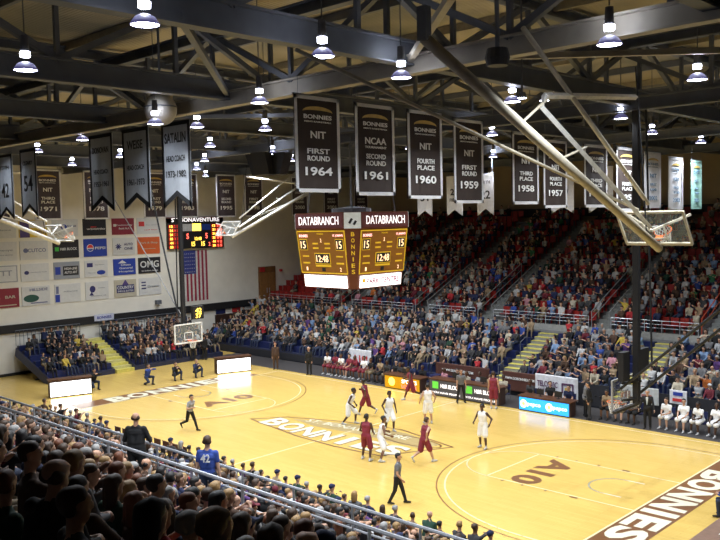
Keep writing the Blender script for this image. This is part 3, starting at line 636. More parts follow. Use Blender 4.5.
# per sign: background, list of (kind, y, z, w, h, colour, words), label; y,z in -1..1 of the panel
SIG = [[('w',[('T',0,-.1,1.3,.2,'gy','mediaone')],'white sign with grey lettering, top row at the left edge'),
 ('y',[('R',-.6,.0,.7,2,'p',0),('R',.3,.5,1.2,.8,'w',0),('T',.2,-.4,1.2,.35,'p','THE GRILLE')],'purple and yellow sign, top row'),
 ('w',[('C',-.1,.1,.5,.6,'b',0),('R',-.1,.1,.1,.5,'w',0),('T',.5,.2,.7,.25,'lb','first aid'),('R',-.7,-.6,.5,.5,'cr',0)],'white sign with a blue round mark, top row'),
 ('k',[('T',.1,-.2,1.6,.25,'w','verizonwireless'),('R',-.1,.02,.5,.1,'r',0)],'black sign with white lettering, top row'),
 ('m',[('R',-.75,.15,.25,.3,'w',0),('T',.1,.15,1.5,.22,'w','Community'),('T',.1,-.25,1.0,.22,'w','Bank N.A.')],'maroon sign, top row'),
 ('w',[('R',-.6,.25,.5,.6,'r',0),('T',.35,.1,1.1,.12,'gy','first niagara'),('T',.2,-.5,1.2,.12,'r','red line')],'white sign with a red square, top row right end')],
 [('w',[('T',0,.1,1.4,.3,'gy','Honeoye'),('T',.1,-.4,1.2,.16,'gy','storage')],'white sign with grey script, second row at left edge'),
 ('w',[('C',-.6,0,.35,.5,'lb',0),('T',.2,0,1.3,.4,'lb','CUTCO')],'white sign with large slate capital letters, second row'),
 ('k',[('R',-.7,0,.3,.45,'g',0),('T',.2,0,1.3,.3,'w','H&R BLOCK')],'black sign with a green square, second row'),
 ('b',[('C',-.45,0,.6,.85,'w',0),('H',-.45,0,.5,.72,'r',0),('T',.4,-.05,.9,.3,'w','PEPSI')],'blue sign with a red and white circle, second row'),
 ('w',[('S',-.5,0,.55,.75,'n',0),('T',.4,.25,.8,.3,'n','AUTO'),('T',.4,-.25,.8,.3,'n','ONE')],'white sign with a dark sunburst, second row'),
 ('o',[('T',0,.3,1.6,.3,'cr','Park & Shop'),('R',0,-.4,1.2,.06,'cr',0)],'orange sign, second row right end')],
 [('w',[('F',0,0,1.9,1.85,'gy',0),('T',0,.1,1.2,.6,'gy','TTT')],'white sign with a grey frame, third row at left edge'),
 ('w',[('C',-.6,0,.35,.45,'n',0),('T',.25,0,1.2,.14,'gy','university bank')],'white sign with a small dark round mark, third row'),
 ('gy',[('R',.3,-.05,1.2,1.1,'k',0),('T',.3,.2,1.0,.3,'w','HIGH-LINE'),('T',.3,-.25,1.0,.3,'w','AUTO ART'),('R',-.7,0,.4,.9,'b',0)],'grey sign with a black plate, third row'),
 ('w',[('R',-.55,.45,.5,.5,'n',0),('T',.3,.45,.8,.12,'gy','Best Western'),('C',.4,-.5,.75,.55,'b',0),('T',-.4,-.5,.6,.12,'gy','Days Inn')],'white sign with two small blue marks, third row'),
 ('b',[('V',-.2,.65,.8,.4,'w',0),('T',.1,.25,.9,.25,'w','Olean'),('T',.1,-.15,1.2,.25,'w','General'),('T',.1,-.6,1.3,.25,'w','Hospital')],'blue hospital sign, third row'),
 ('k',[('T',0,.15,1.7,.85,'w','OMG'),('T',0,-.7,1.5,.22,'w','the builder you see')],'black sign with three large white capitals, third row right end')],
 [('m',[('C',-.5,0,.4,.7,'cr',0),('T',.4,.1,.7,.3,'cr','BAR'),('R',0,-.75,1.6,.1,'cr',0)],'maroon sign, bottom row at the left edge'),
 ('w',[('C',-.35,-.25,1.1,.8,'fg',0),('T',.2,.65,1.3,.3,'lb','HILLSIDE'),('R',.2,-.75,1.2,.12,'lb',0)],'white sign with a dark green mound, bottom row'),
 ('w',[('R',-.8,-.5,.35,.8,'b',0),('R',-.8,.4,.2,.8,'lb',0),('T',.2,.2,1.1,.16,'gy','Alliance')],'white sign with a blue figure at its left, bottom row'),
 ('w',[('C',-.4,.2,.5,.75,'n',0),('V',-.5,-.3,.4,.4,'n',0),('T',.4,.3,.6,.12,'gy','soldier'),('T',.1,-.55,1.3,.12,'gy','insurance co')],'white sign with a dark blue head emblem, bottom row'),
 ('cr',[('V',0,.7,.6,.6,'p',0),('R',0,-.05,1.6,.9,'n',0),('T',0,.1,1.5,.35,'w','COUNTRY'),('T',0,-.3,1.4,.2,'w','INN & SUITES')],'navy and purple sign shaped with a peaked roof, bottom row'),
 ('w',[('R',-.6,.5,.4,.15,'n',0),('R',-.6,.15,.4,.15,'n',0),('R',-.6,-.2,.4,.15,'n',0),('T',.3,0,1.1,.25,'gy','Dresser')],'white sign with three short dark bars, bottom row right end')]]
for ri, (z0, z1) in enumerate(ROWS):
    for ci, (y0, y1) in enumerate(COLS):
        bg, els, lab = SIG[ri][ci]; yc, zc = (y0+y1)/2, (z0+z1)/2; hw, hh = (y1-y0)/2, (z1-z0)/2
        t = MB().box(0, .05, -hw, hw, -hh, hh).build('sponsor_sign', M_[bg], None, loc=(-27.2, yc, zc)); tag(t, lab + ' of the sponsor wall', 'sign', 'sponsor signs on the end wall')
        for n_, (kd, ey, ez, ew, eh, cm, s_) in enumerate(els):
            x = .05 + .004*(n_+1); m = M_[cm]; cy, cz, w_, h_ = ey*hw, ez*hh, ew*hw, eh*hh
            if kd == 'T': text(s_, (x-.01, cy, cz), (0,1,0), (0,0,1), w_, h_, m, t, bold=.02, lift=.012, thick=.5); continue
            mb = MB()
            if kd == 'R': mb.box(.04, x, cy-w_/2, cy+w_/2, cz-h_/2, cz+h_/2)
            if kd in 'CHS':
                N_ = 24; a0, a1 = (0, 2*PI) if kd != 'H' else (0, PI)
                pts = [(cy + w_/2*math.cos(a0+(a1-a0)*k/N_)*(1 if kd != 'S' or k % 3 else .45), cz + h_/2*math.sin(a0+(a1-a0)*k/N_)*(1 if kd != 'S' or k % 3 else .45)) for k in range(N_+1)]
                mb.add([(x, cy, cz)] + [(x, a, b) for a, b in pts], [(0, k+1, k+2) for k in range(N_)])
                if kd == 'H':
                    pts = [(cy + w_/2*math.cos(t_), cz + h_/2*math.sin(t_)) for t_ in [Rd(-20-140*k/12) for k in range(13)]]
                    MB().add([(x, a, b) for a, b in pts], [tuple(range(13))]).build('logo_shape', M_['b'], t)
            if kd == 'V': mb.add([(x, cy-w_/2, cz-h_/2), (x, cy+w_/2, cz-h_/2), (x, cy, cz+h_/2)], [(0,1,2)])
            if kd == 'F':
                for q in ((-1,1,.9,1),(-1,1,-1,-.9)): mb.box(.04, x, q[0]*w_/2, q[1]*w_/2, q[2]*h_/2, q[3]*h_/2)
                for q in ((-1,-.93),(.93,1)): mb.box(.04, x, q[0]*w_/2, q[1]*w_/2, -h_/2, h_/2)
            mb.build('logo_shape', m, t)
sg = MB().box(-27.05, -27.0, 1.8, 3.3, 2.95, 3.4).build('paper_sign', mat('pale_paper', (.6,.62,.75), .7)); tag(sg, 'pale paper sign hanging on the dark wall band above the yellow stair', 'sign')
text('BONNIES', (0, 2.55, 3.18), (0,1,0), (0,0,1), 1.1, .2, M_['b'], sg, lift=0).location.x = -26.995
sp = MB().box(-27.2, -26.9, 6.8, 7.2, 3.7, 4.0).build('wall_speaker', steel); tag(sp, 'small dark wall speaker above the band, left of the far basket', 'speaker')
sp = MB().box(-27.2, -27.0, 19.0, 19.2, 5.4, 5.6).build('wall_alarm', M_['r']); tag(sp, 'small red wall alarm right of the upper wooden door', 'alarm')

# ------------------------------------------------------------------ baskets
glass = mat('backboard_glass', (.75,.8,.78), .08, alpha=.10, var=.02); net_m = mat('net_cord', (.8,.8,.78), .8); rim_m = mat('rim_orange', (.8,.15,.03), .4); pad_m = mat('board_padding', (.03,.025,.02), .6)
def board_parts(t, M, frame_m, rim=True, trim=None):
    """backboard in its own plane: x right, z up, facing -y; M carries it to the thing's space"""
    def put(mb, nm, m, par=None):
        mb.v = [tuple(M @ Vector(v)) for v in mb.v]; return mb.build(nm, m, par or t)
    W, H = .915, 1.07
    g = put(MB().box(-W, W, -.006, .006, 0, H), 'glass_panel', glass)
    mb = MB()
    for a in ((-W,W,-.03,.03,-.03,.05),(-W,W,-.03,.03,H-.05,H+.02),(-W-.02,-W+.04,-.03,.03,0,H),(W-.04,W+.02,-.03,.03,0,H)): mb.box(*a)
    put(mb, 'board_frame', frame_m)
    mb = MB()
    for a in ((-.3,.3,-.014,-.007,.15,.2),(-.3,.3,-.014,-.007,.55,.6),(-.3,-.25,-.014,-.007,.15,.6),(.25,.3,-.014,-.007,.15,.6)): mb.box(*a)
    put(mb, 'target_square', white)
    if rim:
        pts = [(.23*math.cos(2*PI*k/24), -.40+.23*math.sin(2*PI*k/24), .15) for k in range(25)]
        r_ = put(MB().tube(pts, .012, 6).box(-.09, .09, -.18, -.02, .1, .16), 'rim', rim_m)
        mb = MB()
        for k in range(12):
            for d in (-1, 1):
                p_ = []
                for j in range(7):
                    zz = .15-.07*j; rr = .23-.11*(j/6)**.7; a = 2*PI*(k+d*j*.5)/12; p_.append((rr*math.cos(a), -.40+rr*math.sin(a), zz))
                mb.tube(p_, .006, 4)
        put(mb, 'net', net_m, r_)
for s in (1, -1):
    t = empty('basketball_hoop', (s*13.1, 0, 0)); tag(t, ['', 'basket at the near right end, seen from behind below a black mast', 'far basket with glass board under the wall flag'][s], 'basketball hoop')
    M = Matrix.Translation((0,0,2.9)) @ Matrix.Rotation(-s*PI/2, 4, 'Z')
    board_parts(t, M, mat('frame_grey', (.35,.35,.35), .5) if s > 0 else white)
    MB().box(s*.03, s*.12, -.95, .95, 2.84, 2.93).build('bottom_padding', pad_m, t)
    mb = MB().bar((s*.45,0,3.1), (s*.45,0,13.2), .2); mb.build('mast', black, t)
    mb = MB().bar((s*1.0,0,4.4), (s*.8,0,13.2), .05); mb.build('rear_mast_tube', black, t)
    mb = MB().bar((s*.05,-.3,3.2), (s*.6,0,3.3), .08).bar((s*.05,.3,3.2), (s*.6,0,3.3), .08).bar((s*.05,-.3,3.8), (s*.6,0,3.9), .08).bar((s*.05,.3,3.8), (s*.6,0,3.9), .08); mb.build('board_bracket', black, t)
    if s == 1:
        MB().box(.15, .35, -.78, -.3, 3.95, 4.95).build('equipment_box', black, t)
        MB().tube([(.0,-.3,3.6),(3.3,-.3,6.5),(9.5,-.3,13.2)], .05).build('diagonal_brace', black, t); MB().tube([(.3,.3,3.3),(3.2,.3,5.9),(10.5,.3,13.2)], .05).build('diagonal_brace', black, t)
    else:
        MB().tube([(-.6,-.2,4.3),(-2.9,-.2,11.3),(-3.4,-.2,13.3)], .05).build('diagonal_brace', black, t); MB().tube([(-.6,.1,4.2),(-7.9,.1,11.5),(-9.3,.1,13.3)], .03).build('diagonal_brace', mat('grey_pipe', (.3,.3,.3), .5), t)
    # shot clock on top of the board
    sc = empty('shot_clock', (s*13.35, .45, 4.15)); tag(sc, ['', 'shot clock above the near right basket, seen from behind', 'shot clock with orange digits above the far basket'][s], 'clock')
    MB().box(-.1, .1, 0, .75, 0, .75).build('case', black, sc)
    text('42', (-s*.1, .375, .5), (0,-s,0), (0,0,1), .42, .26, lit_y, sc); text('37', (-s*.1, .375, .2), (0,-s,0), (0,0,1), .4, .26, lit_y, sc)
    MB().bar((0,0,.0), (s*.3,-.4,-.2), .06).build('bracket', black, sc)
# folded practice baskets hanging from the roof (booms in planes parallel to the side walls)
def folded(x, sy, lab, pm, wm):
    t = empty('folded_basket', (x, 0, 0)); tag(t, lab, 'basketball hoop', 'folded practice baskets under the roof')
    tilt = Matrix.Translation((0, sy*5.3, 8.82)) @ (Matrix.Rotation(PI, 4, 'Z') if sy < 0 else Matrix.Identity(4)) @ Matrix.Rotation(Rd(-36), 4, 'X')
    board_parts(t, tilt, pm)
    MB().tube([(.2, sy*15.4, 12.85), (.2, sy*5.75, 8.72)], .11, 12).build('main_boom', pm, t, True)
    MB().tube([(.2, sy*12.2, 13.5), (.2, sy*6.4, 9.9)], .055, 8).build('folding_strut', pm, t, True)
    MB().tube([(-1.1, sy*17.3, 12.6), (.2, sy*7.0, 9.75)], .04, 8).build('side_brace', pm, t, True)
    MB().tube([(.2, sy*7.1, 12.55), (.2, sy*11.4, 12.2), (.2, sy*11.5, 11.95), (.2, sy*6.3, 9.3)], .07, 4).build('hanger_arm', wm, t)
    MB().tube([(.2, sy*11.0, 12.3), (.2, sy*12.4, 11.5)], .03, 6).build('link_bar', pm, t)
    MB().tube([(.2, sy*9.6, 11.2), (.2, sy*10.7, 10.9)], .03, 6).build('link_bar', pm, t)
    MB().tube([(.2, sy*7.1, 13.3), (.2, sy*6.5, 9.2)], .02, 6).build('hoist_strap', black, t)
    mb = MB().bar((-.85, sy*5.3, 9.6), (.2, sy*6.2, 9.2), .06).bar((.85, sy*5.3, 9.6), (.2, sy*6.2, 9.2), .06); mb.build('board_bracket', pm, t)
    MB().box(.1, .3, sy*15.4-.08, sy*15.4+.08, 12.8, 13.4).build('hinge_block', steel, t)
folded(16.7, -1, 'large folded practice basket with thick cream boom in the upper right', pipe, wpipe)
folded(-16.7, -1, 'folded practice basket high at the left in front of the sponsor signs', wpipe, wpipe)
folded(-16.5, 1, 'folded practice basket right of the wall scoreboard', wpipe, wpipe)

# ------------------------------------------------------------------ sideline boards, banners, tables
def led(x0, x1, y, z1, lab, face_c, strength):
    t = empty('message_board', ((x0+x1)/2, y, 0)); h = (x1-x0)/2; tag(t, lab, 'message board')
    MB().box(-h, h, 0, .55, .03, z1-.02).build('cabinet', mat('board_case', (.05,.025,.02), .6), t)
    MB().box(-h+.05, h-.05, -.02, 0, .06, z1-.06).build('screen', mat('screen_'+lab[:8], face_c, .4, emit=strength, ecol=face_c, var=.02), t)
    MB().box(-h-.05, h+.05, -.02, .75, z1-.02, z1+.03).build('table_top', mat('table_brown', (.1,.04,.02), .4), t)
    return t
X, Z = (1,0,0), (0,0,1)
t = led(-5.4, -2.75, 7.95, .78, 'lit yellow and brown message board with sun mark, left of the tax company board', (.5,.25,.0), .6)
mb = MB(); mb.add([(-.75,-.03,.42)] + [(-.75+.24*math.cos(2*PI*k/20), -.03, .42+.24*math.sin(2*PI*k/20)) for k in range(21)], [(0,k+1,k+2) for k in range(20)]); mb.build('sun_disc', lit_y, t)
text('SPORTS', (.55,-.02,.52), X, Z, 1.1, .22, hdr_l, t); text('LOCKER', (.55,-.02,.24), X, Z, 1.1, .2, mat('lit_red_word', (1,.2,.2), .4, emit=1.2), t)
t = led(-2.1, 2.45, 7.95, .92, 'long dark message board with two green squares and white lettering', (.05,.05,.06), .5)
for q in (-1.12, 1.12):
    MB().box(q-.92, q-.52, -.035, -.02, .42, .8).build('green_square', mat('lit_green', (.1,.5,.05), .4, emit=.8), t)
    text('H&R BLOCK', (q+.3,-.02,.6), X, Z, 1.3, .22, hdr_l, t); text('YOU HAVE PEOPLE', (q,-.02,.22), X, Z, 1.9, .1, hdr_l, t)
t = led(3.6, 6.45, 7.95, .72, 'bright blue lit message board with two round white marks, before the white banner', (.02,.28,.85), 1.6)
for q in (-.72, .72):
    mb = MB(); mb.add([(q-.4,-.03,.36)] + [(q-.4+.2*math.cos(2*PI*k/20), -.03, .36+.2*math.sin(2*PI*k/20)) for k in range(21)], [(0,k+1,k+2) for k in range(20)]); mb.build('round_mark', hdr_l, t)
    mb = MB(); mb.add([(q-.4,-.035,.36)] + [(q-.4+.09*math.cos(2*PI*k/20), -.035, .36+.09*math.sin(2*PI*k/20)) for k in range(21)], [(0,k+1,k+2) for k in range(20)]); mb.build('round_mark', lit_y, t)
    text('pepco', (q+.2,-.02,.33), X, Z, .75, .2, hdr_l, t)
# two white glowing boards behind the far baseline
for (cx, cy), rz, lab in [((-17.9,-4.75), PI/2-.3, 'glowing white board at the far left corner of the court'), ((-16.25,5.55), PI/2-.32, 'glowing white board right of the far basket')]:
    t = empty('glowing_board', (cx, cy, 0), rz); tag(t, lab, 'message board', 'white glowing boards behind the far baseline')
    MB().box(-1.15, 1.15, 0, .5, .02, .98).build('cabinet', mat('board_case', (.05,.025,.02), .6), t)
    MB().box(-1.1, 1.1, -.03, 0, .08, .86).build('screen', mat('white_screen', (1,1,1), .4, emit=5, ecol=(.95,.97,1)), t)
    MB().box(-1.2, 1.2, -.04, .6, .98, 1.03).build('table_top', MATS['table_brown'], t)
def hang_banner(x0, x1, y, z0, z1, m, lab, els, name='cloth_banner', cat='banner'):
    t = empty(name, ((x0+x1)/2, y, z0)); tag(t, lab, cat); wave_panel(x1-x0, z1-z0, 0, m, t, 'cloth', x0)
    for kd, x, z, w_, h_, mm, s_ in els:
        if kd == 'T': text(s_, (x,-.03,z), X, Z, w_, h_, mm, t, bold=.02, lift=.01)
        else: MB().box(x-w_/2, x+w_/2, -.04, -.028, z-h_/2, z+h_/2).build('printed_patch', mm, t)
brn = mat('banner_maroon_brown', (.09,.03,.02), .7)
hang_banner(-3.7, .05, 10.55, .2, 1.3, brn, 'dark brown banner with web address, behind the tax company board', [('T',-.3,.72,2.2,.14,ltr_w,'WWW.GOBONNIES.COM')])
hang_banner(.9, 3.05, 10.55, .25, 1.3, brn, 'dark brown banner with web address, left of the white banner', [('T',0,.7,1.9,.14,ltr_w,'WWW.GOBONNIES.COM')])
t = hang_banner(3.15, 5.6, 10.25, .25, 1.45, mat('white_vinyl', (.75,.76,.8), .5), 'white banner with dark lettering and horned emblem above the blue board',
    [('T',-.5,.72,1.2,.3,mat('print_purple', (.12,.05,.12), .6),'TELCOVIC'), ('T',-.8,.42,.5,.1,MATS['print_purple'],'5555'), ('R',.66,.5,.32,.3,gold,0), ('R',.66,.82,.6,.1,MATS['print_purple'],0), ('R',.36,.6,.08,.5,MATS['print_purple'],0), ('R',.96,.6,.08,.5,MATS['print_purple'],0), ('R',.66,.28,.2,.2,MATS['print_purple'],0)])
hang_banner(-10.5, -8.6, 10.3, .5, 1.5, mat('white_vinyl', (.75,.76,.8), .5), 'white hand sign with red lettering behind the visiting bench', [('T',0,.4,1.3,.5,M_['r'],'A10!')], 'hand_sign', 'sign')
hang_banner(10.3, 11.1, 10.25, .85, 1.5, MATS['white_vinyl'], 'small white sign with blue and red patches behind the white bench', [('R',0,.48,.45,.16,M_['b'],0),('R',0,.2,.5,.14,M_['r'],0)], 'hand_sign', 'sign')
hang_banner(7.9, 8.55, 10.2, .6, 1.45, mat('poster_grey', (.5,.52,.52), .6), 'pale poster left of the black basket mast', [('R',.05,.4,.3,.4,mat('poster_brown', (.2,.12,.1), .6),0)], 'poster', 'poster')
hang_banner(8.85, 9.8, 10.2, .65, 1.45, MATS['poster_grey'], 'pale poster with reddish figures right of the black basket mast', [('R',-.1,.3,.5,.35,mat('poster_red', (.4,.15,.13), .6),0)], 'poster', 'poster')
# corner table
t = empty('corner_table', (18.55,-3.6,0)); tag(t, 'brown table with papers at the bottom right corner', 'table')
MB().box(-1.1, 1.1, -1.8, 1.8, .74, .8).build('table_top', mat('table_top_brown', (.2,.11,.07), .5), t); MB().box(-1.05, 1.05, -1.75, 1.75, .1, .74).build('table_skirt', brown, t)
pp = MB().box(17.9, 18.2, -4.2, -3.8, .8, .806).build('paper_sheet', mat('paper', (.75,.75,.75), .7)); tag(pp, 'white paper lying on the corner table', 'paper')
# press tables with monitors behind the message boards
for x in (-4.2, -.6, 1.2, 4.6, 5.6):
    t = empty('monitor', (x, 8.35, .95 if -2.1 < x < 2.45 else (.81 if x < 0 else .75))); tag(t, 'small black monitor on the ' + {-4.2:'yellow message board', -.6:'left half of the tax company board', 1.2:'right half of the tax company board', 4.6:'left half of the blue message board', 5.6:'right half of the blue message board'}[x], 'monitor')
    MB().box(-.2, .2, -.02, .02, .08, .36).build('screen_case', black, t); MB().lathe([(0,0),(.1,0),(.1,.015),(.02,.02),(.02,.1),(0,.1)], seg=12).build('stand', black, t)
# stacked plastic crates left of the tax board
for i in range(3):
    o = MB().box(-2.65, -2.2, 8.6, 9.2, .0+.32*i, .30+.32*i).build('plastic_crate', navy, None); tag(o, 'dark blue crate between the message boards, ' + ['bottom','middle','top'][i] + ' of the stack', 'crate')
    text('BONNIES', (-2.425, 8.6, .16+.32*i), X, Z, .36, .08, ltr_w, o, lift=.001)
# chairs
def chair_proto(name, m):
    t = empty(name)
    MB().box(-.22, .22, -.2, .22, .42, .455).build('seat', m, t); MB().box(-.22, .22, .22, .25, .6, .9).build('backrest', m, t)
    for s in (-1, 1): MB().tube([(s*.21,-.2,.0),(s*.21,.12,.45)], .012, 6).build('leg', steel, t); MB().tube([(s*.21,.28,.0),(s*.21,.2,.45),(s*.21,.25,.92)], .012, 6).build('leg', steel, t)
    return t
# near-side chairs whose curved backs show above the crowd
cn = chair_proto('folding_chair', mat('chair_brown', (.1,.04,.03), .5))
NEARCH = [(-6.0+.62*i) for i in range(9)]
for i, x in enumerate(NEARCH):
    c = cn if i == 0 else copy_tree(cn); c.location = (x,-8.45,0); c.rotation_euler = (0,0,PI)
    tag(c, 'empty brown folding chair along the near sideline', 'chair', 'brown chairs along the near sideline')
cb = chair_proto('bench_chair', navy)

for (x, y), nm in {(-24.5,-3.6):'left of the end bleachers', (-20.6,-2.4):'before the left end bleacher', (-20.3,1.6):'at the foot of the yellow stair'}.items():
    t = empty('stanchion_post', (x, y, 0)); tag(t, 'dark stanchion post standing on the wood floor ' + nm, 'post')
    MB().lathe([(0,0),(.17,0),(.16,.03),(.03,.05),(0,.05)], seg=14).build('base', black, t); MB().tube([(0,0,.04),(0,0,1.0)], .03).build('post', black, t)

# ------------------------------------------------------------------ people: one continuous body each
def capsule(mb, a, ra, b, rb, seg=10, hem_=3, sc=None):
    a, b = Vector(a), Vector(b); d = b-a; L = d.length
    d = d.normalized() if L > 1e-6 else Vector((0,0,1))
    up = Vector((0,0,1)) if abs(d.z) < .9 else Vector((1,0,0)); e1 = d.cross(up).normalized(); e2 = e1.cross(d).normalized()
    rings = []
    for i in range(1, hem_+1): t = PI/2*(1-i/hem_); rings.append((a - d*ra*math.sin(t), ra*math.cos(t)))
    for i in range(0, hem_): t = PI/2*i/hem_; rings.append((b + d*rb*math.sin(t), rb*math.cos(t)))
    vs = [a-d*ra] + [c + (e1*math.cos(2*PI*k/seg)+e2*math.sin(2*PI*k/seg))*r for c, r in rings for k in range(seg)] + [b+d*rb]
    n = len(rings); fs = [(0, 1+(k+1)%seg, 1+k) for k in range(seg)]
    for i in range(n-1): fs += [(1+i*seg+k, 1+i*seg+(k+1)%seg, 1+(i+1)*seg+(k+1)%seg, 1+(i+1)*seg+k) for k in range(seg)]
    fs += [(1+(n-1)*seg+k, 1+(n-1)*seg+(k+1)%seg, 1+n*seg) for k in range(seg)]
    mb.add(vs, fs)
def ik(a, t, l1, l2, pole):
    a, t = Vector(a), Vector(t); d = t-a; L = min(d.length, (l1+l2)*.999); d.normalize(); t = a + d*L
    x = (l1*l1 - l2*l2 + L*L)/(2*L); h = math.sqrt(max(0, l1*l1-x*x)); p = Vector(pole); p = p - d*p.dot(d)
    p = p.normalized() if p.length > 1e-5 else Vector((0,1,0))
    return a + d*x + p*h, t
SK, TO, BO, SH, EY, LI = range(6)
def figure(P=(0,0,.95), lean=(0,.05,1), chest=0, hands=None, feet=None, footdir=None, head=(0,1,0), dress='tee', elbow=None, knee=None, voxel=.015, ratio=None, bulk=1.0, name='body'):
    """a person facing +y with the origin at the floor below the hips; returns mesh and the head's frame"""
    P = Vector(P); up = Vector(lean).normalized(); yaw = Matrix.Rotation(chest, 3, 'Z'); rx = (yaw @ Vector((1,0,0))); rx = (rx - up*rx.dot(up)).normalized(); fw = up.cross(rx)
    caps = []
    def cp(a, ra, b, rb, m): caps.append((Vector(a), ra, Vector(b), rb, m))
    hx = Vector((1,0,0)); sl = dress in ('suit', 'coat', 'hoodie'); tee = dress in ('tee', 'ref', 'player_tee'); shorts = dress in ('player', 'player_tee')
    B = bulk
    hips = {s: P + hx*s*.095 for s in (-1, 1)}
    cp(P-hx*.06, .115*B, P+hx*.06, .115*B, BO)
    waist = P + up*.16; nb = P + up*.50; ch = P + up*.36
    cp(waist-rx*.05, .112*B, waist+rx*.05, .112*B, TO); cp(waist-rx*.05, .115*B, ch-rx*.08+fw*.01, .112, TO); cp(waist+rx*.05, .115*B, ch+rx*.08+fw*.01, .112, TO)
    cp(ch-rx*.08, .112, ch+rx*.08, .112, TO); cp(P+up*.06-rx*.05, .118*B, P+up*.06+rx*.05, .118*B, TO)
    cp(nb-up*.06-rx*.13, .062, nb-up*.06+rx*.13, .062, TO); cp(nb-up*.03-rx*.05, .062, nb-up*.03+rx*.05, .062, TO)
    hd = Vector(head).normalized(); hc = nb + up*.055 + Vector((0,0,.125)) + fw*.02
    cp(nb-up*.02, .056, hc-Vector((0,0,.06))-hd*.015, .052, SK)
    hr = hd.cross(Vector((0,0,1))).normalized(); hu = hr.cross(hd).normalized()
    H = lambda x, y, z: hc + hr*x + hd*y + hu*z
    cp(H(0,-.022,.028), .088, H(0,.012,.03), .08, SK); cp(H(0,.02,-.04), .062, H(0,.035,-.062), .052, SK); cp(H(0,.062,-.09), .022, H(0,.055,-.08), .03, SK)
    cp(H(0,.095,.012), .011, H(0,.108,-.018), .016, SK)
    for s in (-1, 1): cp(H(s*.082,-.008,.012), .014, H(s*.084,-.006,-.022), .012, SK); cp(H(s*.03,.075,.045), .018, H(s*.012,.082,.047), .016, SK)
    hands = hands or {-1: (-.22,.05,.78), 1: (.22,.05,.78)}; feet = feet or {-1: (-.11,0,.08), 1: (.11,0,.08)}
    for s in (-1, 1):
        sh = nb - up*.055 + rx*s*.175
        el, hn = ik(sh, hands[s], .29, .25, (elbow or {}).get(s, (s*.6,-.9,-.3)))
        am = TO if (sl or tee) else SK; fm = TO if sl else SK; ex = .012 if sl else (.01 if tee else 0)
        cp(sh, .056+ex, sh+(el-sh)*.55, .046+ex, am); cp(sh+(el-sh)*.5, .045+(ex if sl else 0), el, .038+(ex if sl else 0), fm)
        cp(el, .040+(ex if sl else 0), hn, .027+(ex*.6 if sl else 0), fm)
        d = (hn-el).normalized(); side = (rx*-s - d*(rx*-s).dot(d)).normalized(); nrm = d.cross(side)
        pm = hn + d*.075; cp(hn+d*.01-nrm*.018, .021, pm-nrm*.026, .018, SK); cp(hn+d*.01+nrm*.018, .021, pm+nrm*.026, .018, SK); cp(hn+d*.02, .02, pm, .02, SK)
        for q, (off, ln) in enumerate(((-.033,.058),(-.011,.072),(.011,.068),(.033,.052))):
            k0 = pm + nrm*off; k1 = k0 + (d*.8+side*.35).normalized()*ln*.55; k2 = k1 + (d*.45+side*.8).normalized()*ln*.5
            cp(k0, .0105, k1, .0095, SK); cp(k1, .0095, k2, .0085, SK)
        tb = hn + d*.03 - nrm*.03; cp(tb, .013, tb + (d*.6-nrm*.6+side*.5).normalized()*.055, .0105, SK)
        kn, an = ik(hips[s], feet[s], .43, .42, (knee or {}).get(s, (s*.12,1,.05)))
        if shorts:
            cp(hips[s], .108, hips[s]+(kn-hips[s])*.92, .112, BO); cp(hips[s]+(kn-hips[s])*.6, .066, kn, .055, SK)
            cp(kn, .054, kn+(an-kn)*.35, .055, SK); cp(kn+(an-kn)*.35, .055, an, .036, SK); cp(kn+(an-kn)*.85, .04, an, .038, SH)
        else:
            cp(hips[s], .098*B, kn, .070, BO); cp(kn, .068, an, .052, BO)
        fd = Vector((footdir or {}).get(s, (s*.12,1,0))).normalized(); hl = an - Vector((0,0,.04)) - fd*.045
        cp(hl, .036, hl + fd*.10 + Vector((0,0,-.004)), .038, SH); cp(hl+fd*.10, .038, hl+fd*.2+Vector((0,0,-.006)), .03, SH); cp(hl, .038, an, .042, SH if shorts else BO)
    if dress == 'coat' or dress == 'suit': cp(P+up*.02-rx*.06, .135, P-up*.06+rx*.06, .135, TO)
    mb = MB()
    for a, ra, b, rb, m in caps: capsule(mb, a, ra, b, rb)
    me = bpy.data.meshes.new(name); me.from_pydata(mb.v, [], mb.f); me.update()
    o = bpy.data.objects.new('tmp', me); C.objects.link(o)
    rm = o.modifiers.new('r', 'REMESH'); rm.mode = 'VOXEL'; rm.voxel_size = voxel
    sm = o.modifiers.new('s', 'SMOOTH'); sm.factor = .4; sm.iterations = 2
    if ratio: dm = o.modifiers.new('d', 'DECIMATE'); dm.ratio = ratio
    out_ = bpy.data.meshes.new_from_object(o.evaluated_get(bpy.context.evaluated_depsgraph_get())); out_.name = name
    bpy.data.objects.remove(o); bpy.data.meshes.remove(me)
    n = len(out_.polygons); c = np.empty(n*3, 'f'); out_.polygons.foreach_get('center', c); c = c.reshape(-1, 3)
    best = np.full(n, 9.0); mi = np.zeros(n, 'i')
    for a, ra, b, rb, m in caps:
        a_, b_ = np.array(a), np.array(b); d = b_-a_; q = max(d@d, 1e-9); t = np.clip(((c-a_)@d)/q, 0, 1)
        ds = np.linalg.norm(c-(a_+t[:, None]*d), axis=1) - (ra+(rb-ra)*t)
        k = ds < best; best[k] = ds[k]; mi[k] = m
    if voxel < .03:
        for s in (-1, 1):
            e = np.array(H(s*.034,.094,.022)); mi[(np.linalg.norm(c-e, axis=1) < .015) & (mi == SK)] = EY
        e = np.array(H(0,.09,-.05)); l = c-e; k = (np.abs(l@np.array(hr)) < .024) & (np.abs(l@np.array(hu)) < .009) & (l@np.array(hd) > -.03) & (mi == SK); mi[k] = LI
    out_.materials.clear()
    for q in range(6): out_.materials.append(None)
    out_.polygons.foreach_set('material_index', mi); out_.polygons.foreach_set('use_smooth', [True]*n)
